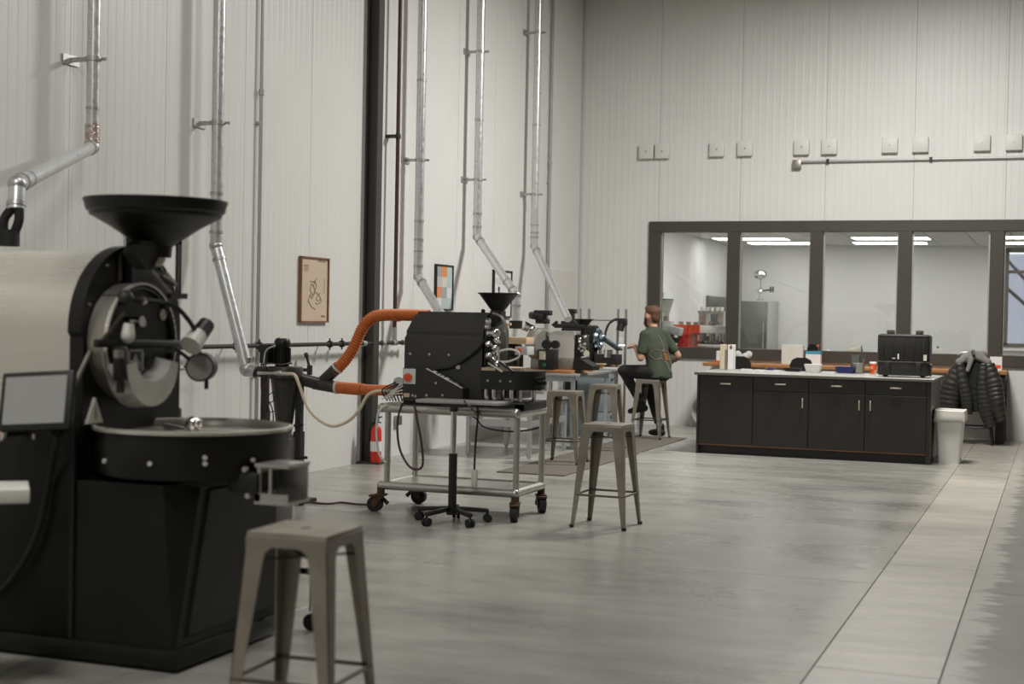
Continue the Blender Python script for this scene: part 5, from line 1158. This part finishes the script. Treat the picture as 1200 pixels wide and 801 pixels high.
for k, (px_, w, h, m, l) in enumerate(((847.5, .05, .30, 'cream', 'tan standing carton at the island end'), (852, .03, .24, 'dull_metal', 'slim grey carton between tan and white cartons'), (857, .06, .30, 'white', 'white standing carton with brown spot'))):
    c = onc(px_, 432.5); t = thing('carton', l, 'carton', c)
    B().box(c.x-w/2, c.x+w/2, c.y-.09, c.y+.09, IZ, IZ+h, bev=.004, seg=1).make('carton_body', m, t, smooth=0)
    if k == 2: B().sph((c.x+.01, c.y-.088, IZ+h-.03), (.018, .006, .03), 10).make('brown_spot', 'wood_dark', t)
# upright box and blue edged box further back on the island
# ================================================================== wall desk, chairs, jacket, bin
DY0, DY1, DZ = 19.55, YB-.004, .935
dk = thing('wall_desk', 'long wooden topped desk under the interior window', 'desk', (4.0, 19.9, 0))
B().box(2.05, 6.0, DY0, DY1, DZ-.045, DZ, bev=.004).make('desk_top', 'wood', dk)
for x in (5.90, 2.5):
    B().box(x-.02, x+.09, DY0+.03, DY0+.12, 0, DZ-.04).box(x-.02, x+.09, DY1-.14, DY1-.05, 0, DZ-.04).box(x-.02, x+.09, DY0+.05, DY1-.06, DZ-.12, DZ-.04).make('leg', 'blk', dk, smooth=0)
def chair(label, x, y, rz, H=.46, top=.98, w=.42):
    t = thing('office_chair', label, 'chair', (0, 0, 0), 'black chairs at the wall desk', local=True)
    B().box(-w/2, w/2, -.21, .21, H-.03, H, bev=.015).make('seat', 'blk', t)
    for sx_ in (-1, 1):
        for sy_ in (-1, 1): B().cyl((sx_*(w/2-.05), sy_*.17, H-.02), (sx_*(w/2+.02), sy_*.23, 0), .011, n=8).make('leg', 'blk', t)
    B().cyl((-w/2, -.2, .22), (w/2, -.2, .22), .009, n=8).cyl((-w/2-.0, .2, .22), (w/2, .2, .22), .009, n=8).make('stretcher', 'blk', t)
    pts = [(-w/2+.02, H+.16), (w/2-.02, H+.16), (w/2, top-.10), (w/2-.03, top-.03), (w/2-.09, top), (-w/2+.09, top), (-w/2+.03, top-.03), (-w/2, top-.10)]
    B().prism(pts, 'y', -.23, -.20).make('backrest', 'blk', t, smooth=30)
    for sx_ in (-1, 1): B().bar((sx_*.15, -.19, H-.02), (sx_*.15, -.215, H+.22), .03, .015).make('back_post', 'blk', t)
    t.location = (x, y, 0); t.rotation_euler = (0, 0, rz); return t
c1 = PY(869, 420, 19.1); chair('black chair tucked at the wall desk behind the standing cartons', 2.64, 19.32, 0, .56, 1.045, .34)
c2 = PY(942, 423, 19.1); chair('black chair tucked at the wall desk before the beige box', 3.47, 19.32, 0, .56, 1.05, .30)
jx, jy = 5.50, 19.25
chair('black metal chair with the puffer jacket hung on its back', jx+.12, jy+.22, 0, .56, .98, .44)
jk = thing('puffer_jacket', 'dark quilted puffer jacket with grey hood hung over a chair back', 'jacket', (jx, jy, .35))
def puffy(b, P, R, k=5, n=16, depth=.14):
    # quilted sleeve / panel: stacked baffles along P (list of points), radii R (tuples)
    PP = catmull(P, k*6); N = len(PP); out = []
    for i, p in enumerate(PP):
        q = i/(N-1)*(len(R)-1); j = min(int(q), len(R)-2); f_ = q-j
        r = tuple(R[j][c_]*(1-f_)+R[j+1][c_]*f_ for c_ in (0, 1)); s = 1-depth*(1-abs(math.sin(i/(N-1)*math.pi*k*(len(P)-1)*1.0)))
        out.append((p, (r[1]*s, r[0]*s)))
    return b.rings(out, n)
def jp(px, py, d=0.0): return PY(px, py, jy+d)
# seen from the room: open jacket turned inside the chair back, sleeves hanging
puffy(B(), [jp(1125, 430), jp(1116, 452), jp(1112, 474), jp(1113, 492)], [(.10, .07), (.135, .09), (.13, .09), (.09, .06)], 4, 20, .07).make('sleeve', 'jacket', jk)
puffy(B(), [jp(1156, 427), jp(1163, 450, -.02), jp(1167, 470, -.04), jp(1174, 494, -.05)], [(.10, .07), (.135, .09), (.115, .085), (.065, .06)], 4, 20, .07).make('sleeve', 'jacket', jk)
puffy(B(), [jp(1124, 426, -.03), jp(1129, 450, -.06), jp(1133, 470, -.06), jp(1134, 485, -.04)], [(.065, .05), (.075, .055), (.08, .055), (.06, .05)], 4, 18, .08).make('front_panel', 'jacket', jk)
puffy(B(), [jp(1153, 426, -.03), jp(1152, 452, -.06), jp(1155, 478, -.06), jp(1161, 500, -.04)], [(.065, .05), (.075, .055), (.10, .055), (.06, .05)], 5, 18, .08).make('front_panel', 'jacket', jk)
puffy(B(), [jp(1141, 420, .05), jp(1142, 450, .06), jp(1143, 482, .06)], [(.20, .06), (.23, .07), (.20, .05)], 5, 24, .05).make('lining', 'jacket_in', jk)
b = B()
b.cap2(jp(1124, 424, -.02), jp(1140, 414, 0), .05, .055); b.cap2(jp(1140, 414, 0), jp(1158, 424, -.02), .055, .045); b.cap2(jp(1140, 416, -.03), jp(1134, 434, -.06), .04, .028); b.cap2(jp(1130, 416, .03), jp(1152, 415, .03), .05, .05)
remeshed(b, 'hood', 'grey_cloth', jk, .012, 3)
B().cap2(jp(1140, 412, -.05), jp(1141, 416, -.07), .02, .02).make('hood_cord_lock', 'blk', jk)
B().tube([jp(1122, 416), jp(1128, 413), jp(1138, 412.5), jp(1144, 417)], .007, 6).make('hanging_loop', 'dull_metal', jk)
# waste bin
wc = V((5.52, 16.66, 0)); t = thing('waste_bin', 'white plastic waste bin with bag folded over its rim', 'bin', wc)
def rect_ring(cx0, cy0, z, hx, hy, r=.03):
    out = []
    for sx_, sy_, a0 in ((1, 1, 0), (-1, 1, 90), (-1, -1, 180), (1, -1, 270)):
        for k in range(4): a = math.radians(a0+30*k); out.append(V((cx0+sx_*(hx-r)+r*math.cos(a), cy0+sy_*(hy-r)+r*math.sin(a), z)))
    return out
def loft(b, rings_, cap0=True, cap1=False):
    L = [[b.bm.verts.new(p) for p in R] for R in rings_]; n = len(L[0])
    for A, C in zip(L, L[1:]):
        for k in range(n): b.bm.faces.new((A[k], A[(k+1) % n], C[(k+1) % n], C[k]))
    if cap0: b.bm.faces.new(L[0])
    if cap1: b.bm.faces.new(L[-1])
    return b
loft(B(), [rect_ring(wc.x, wc.y, 0, .115, .16), rect_ring(wc.x, wc.y, .565, .15, .20), rect_ring(wc.x, wc.y, .565, .145, .195), rect_ring(wc.x, wc.y, .03, .11, .155)], True, True).make('bin_body', 'white', t)
b = B(); rs = []
for z, q in ((.46, .162), (.475, .168), (.52, .165), (.575, .160), (.582, .150), (.56, .14), (.45, .135)): 
    R = rect_ring(wc.x, wc.y, z, q, q+.05)
    for k, p in enumerate(R): p.z += .012*math.sin(k*2.3) if z < .5 else .004*math.sin(k*1.9); p.x += .004*math.sin(k*3.1+z*40)
    rs.append(R)
loft(b, rs, False).make('bin_bag', 'offwhite', t)
tag(B().box(3.08, 3.37, 19.82, 19.92, DZ, 1.205, bev=.004, seg=1).make('beige_box', 'offwhite', smooth=0), 'tall beige upright box on the wall desk behind a chair back', 'box')
t = thing('blue_edged_box', 'white box with bright blue top edge on the wall desk', 'box', (3.51, 19.85, DZ))
B().box(3.41, 3.61, 19.80, 19.92, DZ, 1.095, bev=.003, seg=1).make('box_body', 'white', t, smooth=0); B().box(3.407, 3.613, 19.797, 19.923, 1.085, 1.12, bev=.003, seg=1).make('box_lid', 'teal', t, smooth=0)
# small things on the desk
c = PY(1167, 431, 19.75); t = thing('desk_card', 'white card with orange stripe standing on the desk', 'card', (c.x, 19.75, DZ)); B().box(c.x-.075, c.x+.075, 19.74, 19.77, DZ, DZ+.18, bev=.003, seg=1).make('card', 'white', t, smooth=0); B().box(c.x-.04, c.x+.06, 19.738, 19.741, DZ+.03, DZ+.075).make('orange_stripe', 'red_or', t, smooth=0)
for k, (px_, w, h, m, l) in enumerate(((845, .12, .16, 'white', 'white carton with orange foot on the desk end'), (866, .30, .17, 'poster_pale', 'clear bag of pale packets on the desk'))):
    c = PY(px_, 428, 19.8); b = B()
    if k == 0:
        t = thing('carton', l, 'carton', (c.x, 19.8, DZ)); B().box(c.x-w/2, c.x+w/2, 19.75, 19.85, DZ, DZ+h, bev=.004, seg=1).make('carton_body', m, t, smooth=0); B().box(c.x-w/2-.002, c.x+w/2+.002, 19.748, 19.852, DZ, DZ+.03).make('carton_foot', 'red_or', t, smooth=0)
    else:
        for j in range(6): b.sph((c.x-.12+.05*j, 19.8+.02*(j % 2), DZ+.06+.03*(j % 3)), (.05, .05, .055), 10)
        tag(remeshed(b, 'packet_bag', m, None, .012, 2), l, 'bag')
c = PY(953, 400, 20.0); t = thing('tape_dispenser', 'dark round tape dispenser on the desk by the mullion', 'dispenser', (c.x, 20.0, DZ))
B().box(c.x-.05, c.x+.10, 19.95, 20.05, DZ, DZ+.20, bev=.01).make('dispenser_body', 'blk', t); B().cyl((c.x+.0, 19.96, DZ+.21), (c.x+.0, 20.04, DZ+.21), .075, n=20).make('reel', 'blk_satin', t); B().box(c.x+.06, c.x+.09, 19.94, 19.96, DZ+.25, DZ+.28).make('orange_tip', 'red_or', t)
# hose reel on the back wall behind the island end
hr = thing('coiled_hose', 'grey coiled hose leaning on the back wall behind the island', 'hose', (2.3, 20.05, 0))
c = PY(829, 478, 20.1)
for k in range(3): B().tube([V((c.x+(.21-.025*k)*math.cos(a), 20.08+.04*k, .235+(.21-.025*k)*math.sin(a))) for a in [i*math.pi/8 for i in range(16)]], .022, 8, closed=True).make('hose_coil', 'poster_grey', hr)
# ================================================================== inside the lab
ls = tag(B().box(LX0+.01, 2.9, LY0+.15, LY0+.95, .94, 1.0, bev=.004).box(LX0+.05, 2.85, LY0+.2, LY0+.9, 0, .95).make('lab_counter', 'white', smooth=0), 'white lab counter carrying the red espresso machine', 'counter')
LZC = .92
e0 = PY(812, 390, 20.95)
es = thing('espresso_machine', 'bright red espresso machine with chrome groups behind the glass', 'espresso machine', (e0.x, 20.95, LZC))
x0 = PY(790, 390, 20.85).x; x1 = PY(856, 390, 20.85).x
B().prism([(x0, 1.365), (x0+.40, 1.365), (x0+.40, 1.25), (x0+.26, 1.23), (x0+.25, 1.0), (x0+.06, 1.0), (x0+.12, 1.25)], 'y', 20.75, 21.15).make('side_panel', 'machine_red', es, smooth=0)
B().box(x0+.08, x0+.24, 20.74, 20.76, 1.01, 1.22).make('drip_panel', 'machine_dred', es, smooth=0)
B().box(x0+.05, x1+.08, 20.78, 21.1, .94, 1.005, bev=.006).box(x0+.3, x1+.05, 20.9, 21.12, 1.0, 1.36, bev=.01).make('chassis', 'chrome', es)
B().box(x0+.38, x1+.08, 20.80, 21.12, 1.25, 1.36, bev=.01).make('group_cover', 'white', es)
b = B()
for k in range(3):
    gx_ = x0+.42+.14*k; b.cyl((gx_, 20.86, 1.16), (gx_, 20.86, 1.26), .04, n=16).cyl((gx_, 20.86, 1.12), (gx_, 20.86, 1.16), .045, n=16)
b.make('brew_group', 'chrome', es)
for k in range(3): gx_ = x0+.42+.14*k; B().bar((gx_, 20.84, 1.14), (gx_+.06, 20.70, 1.11), .022, .022, bev=.004).make('portafilter', 'blk', es)
b = B()
for k in range(6): b.cyl((x0+.08+.11*k, 20.95, 1.36), (x0+.08+.11*k, 20.95, 1.41), .035, n=14)
b.make('cup_rail', 'dull_metal', es)
b = B()
for k in range(7): b.cyl((x0+.1+.09*k, 20.77, .92), (x0+.1+.09*k, 20.77, .95), .012, n=8)
b.make('machine_foot', 'blk', es)
gr = thing('coffee_grinder', 'grey coffee grinder with clear cone hopper and green lid', 'grinder', (x0-.13, 20.8, LZC))
gx_ = PY(781, 360, 20.75).x
B().lathe([(.03, 1.46), (.035, 1.50), (.10, 1.73), (.102, 1.73), (.036, 1.49)], (gx_, 20.75, 0), n=24).make('hopper', 'clear_plastic', gr)
B().cyl((gx_, 20.75, 1.73), (gx_, 20.75, 1.745), .105, n=24).bar((gx_-.07, 20.75, 1.74), (gx_-.06, 20.75, 1.83), .02, .02).make('hopper_lid', 'green_plastic', gr)
B().cyl((gx_, 20.75, 1.40), (gx_, 20.75, 1.49), .045, n=16).make('hopper_neck', 'dull_metal', gr)
B().box(gx_-.10, gx_+.10, 20.66, 20.90, LZC, 1.02, bev=.01).box(gx_-.08, gx_+.10, 20.68, 20.88, 1.0, 1.42, bev=.02).make('grinder_body', 'poster_grey', gr)
B().bar((gx_+.06, 20.72, 1.30), (gx_+.26, 20.66, 1.26), .11, .12, bev=.02).make('doser', 'poster_grey', gr); B().box(gx_+.1, gx_+.2, 20.66, 20.74, 1.10, 1.18, bev=.01).make('doser_spout', 'blk', gr)
es.location.z += .08; gr.location.z += .075
# second machine with cups, dark panel on the lab left wall
m2 = PY(836, 372, 21.9)
g2 = thing('cup_warmer', 'stainless cup warmer stacked with white cups behind the espresso machine', 'warmer', (m2.x, 21.9, LZC))
B().box(m2.x-.16, m2.x+.16, 21.75, 22.05, LZC+.0, 1.40, bev=.01).box(m2.x-.20, m2.x+.20, 21.72, 22.08, 1.62, 1.66).box(m2.x-.19, m2.x-.08, 21.74, 22.06, 1.38, 1.63).box(m2.x+.10, m2.x+.19, 21.74, 22.06, 1.38, 1.63).make('warmer_body', 'steel', g2, smooth=0)
for k in range(5): 
    c = V((m2.x-.15+.075*k, 21.8+.02*(k % 2), 1.66)); tag(B().lathe([(.001, 0), (.026, 0), (.036, .06), (.033, .06), (.022, .008), (.001, .008)], c, n=14).make('white_cup', 'white'), 'small white cup on top of the stainless cup warmer', 'cup', 'white cups on the warmer')
tag(B().box(LX0+.05, 2.4, 21.6, 22.2, .86, .92).box(LX0+.08, 2.35, 21.65, 22.15, 0, .87).make('lab_counter', 'white', smooth=0), 'white back counter holding the cup warmer', 'counter')
a0 = PX(829, 337, LX0+.02); a1 = PX(856, 340, LX0+.02)
tag(B().box(LX0, LX0+.04, a0.y, min(a1.y+.5, LY1-.1), 1.30, 1.93, bev=.005, seg=1).make('wall_screen', 'fridge_dark', smooth=0), 'dark grey flat panel on the lab side wall', 'panel')
# stainless fridge
fy = 24.6; f0 = PY(866, 352, fy).x; f1 = PY(899, 352, fy).x
fr = thing('steel_fridge', 'grey steel upright fridge against the lab back wall', 'fridge', ((f0+f1)/2, fy+.4, 0))
B().box(f0, f1+.02, fy+.02, LY1-.02, .0, 1.875, bev=.01).make('fridge_body', 'poster_grey', fr); B().box(f0, f1, fy, fy+.03, .1, 1.86, bev=.006).make('door', 'fridge_dark', fr); B().box(f1, f1+.02, fy-.002, fy+.03, .1, 1.86).bar((f1-.05, fy-.03, 1.0), (f1-.05, fy-.03, 1.5), .02).make('handle', 'steel', fr)
# syphon brewer on the fridge
q = V(((f0+f1)/2+.08, fy+.2, 1.875)); sy = thing('syphon_brewer', 'chrome ball shaped brewer on top of the steel fridge', 'brewer', q)
B().lathe([(.001, 0), (.07, 0), (.07, .015), (.03, .03), (.025, .12), (.06, .16), (.04, .19), (.03, .20)], q, n=20).make('stand', 'chrome', sy)
B().cyl(q+V((.05, 0, .17)), q+V((.20, 0, .19)), .012, n=8).cyl(q+V((.18, 0, .14)), q+V((.18, 0, .24)), .014, n=8).cyl(q+V((.22, 0, .15)), q+V((.22, 0, .24)), .014, n=8).make('side_taps', 'blk', sy)
B().sph(q+V((0, 0, .44)), (.12, .12, .085), 20).cyl(q+V((0, 0, .19)), q+V((0, 0, .40)), .02, n=12).make('chrome_dome', 'chrome', sy)
# things on the lab side of the window sill
ws = tag(B().box(LX0+.05, 6.9, LY0+.02, LY0+.14, 1.02, 1.065).box(LX0+.05, 6.9, LY0+.04, LY0+.06, 0, 1.03).make('lab_ledge', 'white', smooth=0), 'white ledge along the lab side of the window', 'ledge')
SZ = 1.065; sy_ = LY0+.09
def sill(px, name, label, cat, f): 
    c = PY(px, 408, sy_); c = V((c.x, sy_, SZ)); t = thing(name, label, cat, c); f(t, c)
def basket(t, c): B().lathe([(.001, 0), (.07, 0), (.09, .05), (.085, .05), (.065, .008), (.001, .008)], c, n=20).make('basket_bowl', 'clamp_tan', t); B().lathe([(.001, .05), (.06, .045), (.02, .075), (.001, .08)], c, n=14).make('napkin', 'white', t)
sill(971, 'wicker_basket', 'tan basket with white napkin on the lab ledge', 'basket', basket)
sill(987, 'tan_bowl', 'small tan bowl on the lab ledge between basket and bag', 'bowl', lambda t, c: B().lathe([(.001, 0), (.04, 0), (.06, .045), (.055, .045), (.035, .008), (.001, .008)], c, n=18).make('bowl_body', 'clamp_tan', t))
def sbag(t, c): b = B().sph(c+V((0, 0, .05)), (.11, .05, .06), 12).sph(c+V((.06, 0, .07)), (.06, .04, .06), 10); remeshed(b, 'bag_body', 'poster_beige', t, .012, 2)
sill(1000, 'paper_bag', 'crumpled pale bag on the lab ledge', 'bag', sbag)
sill(1009.5, 'dark_bottle', 'slim dark bottle on the lab ledge beside the pale bag', 'bottle', lambda t, c: B().lathe([(.001, 0), (.02, 0), (.02, .08), (.008, .10), (.008, .14), (.001, .14)], c, n=14).make('bottle_body', 'green_plastic', t))
def soap(t, c): B().box(c.x-.05, c.x+.05, c.y-.03, c.y+.03, SZ, SZ+.13, bev=.012).make('bottle_body', 'paper', t); B().cyl(c+V((0, 0, .13)), c+V((0, 0, .155)), .015, n=10).make('cap', 'blk', t)
sill(1099, 'soap_bottle', 'white square bottle with dark cap on the lab ledge', 'bottle', soap)
def holder(t, c): B().box(c.x-.06, c.x+.06, c.y-.02, c.y+.02, SZ, SZ+.015).box(c.x-.06, c.x-.045, c.y-.02, c.y+.02, SZ, SZ+.06).box(c.x+.045, c.x+.06, c.y-.02, c.y+.02, SZ, SZ+.06).box(c.x-.06, c.x+.06, c.y-.02, c.y+.02, SZ+.045, SZ+.06).make('holder_frame', 'blk', t, smooth=0)
sill(1186, 'card_holder', 'small black frame holder on the lab ledge by the exterior window', 'holder', holder)
for o in bpy.data.objects:
    if '_local' in o: del o['_local']
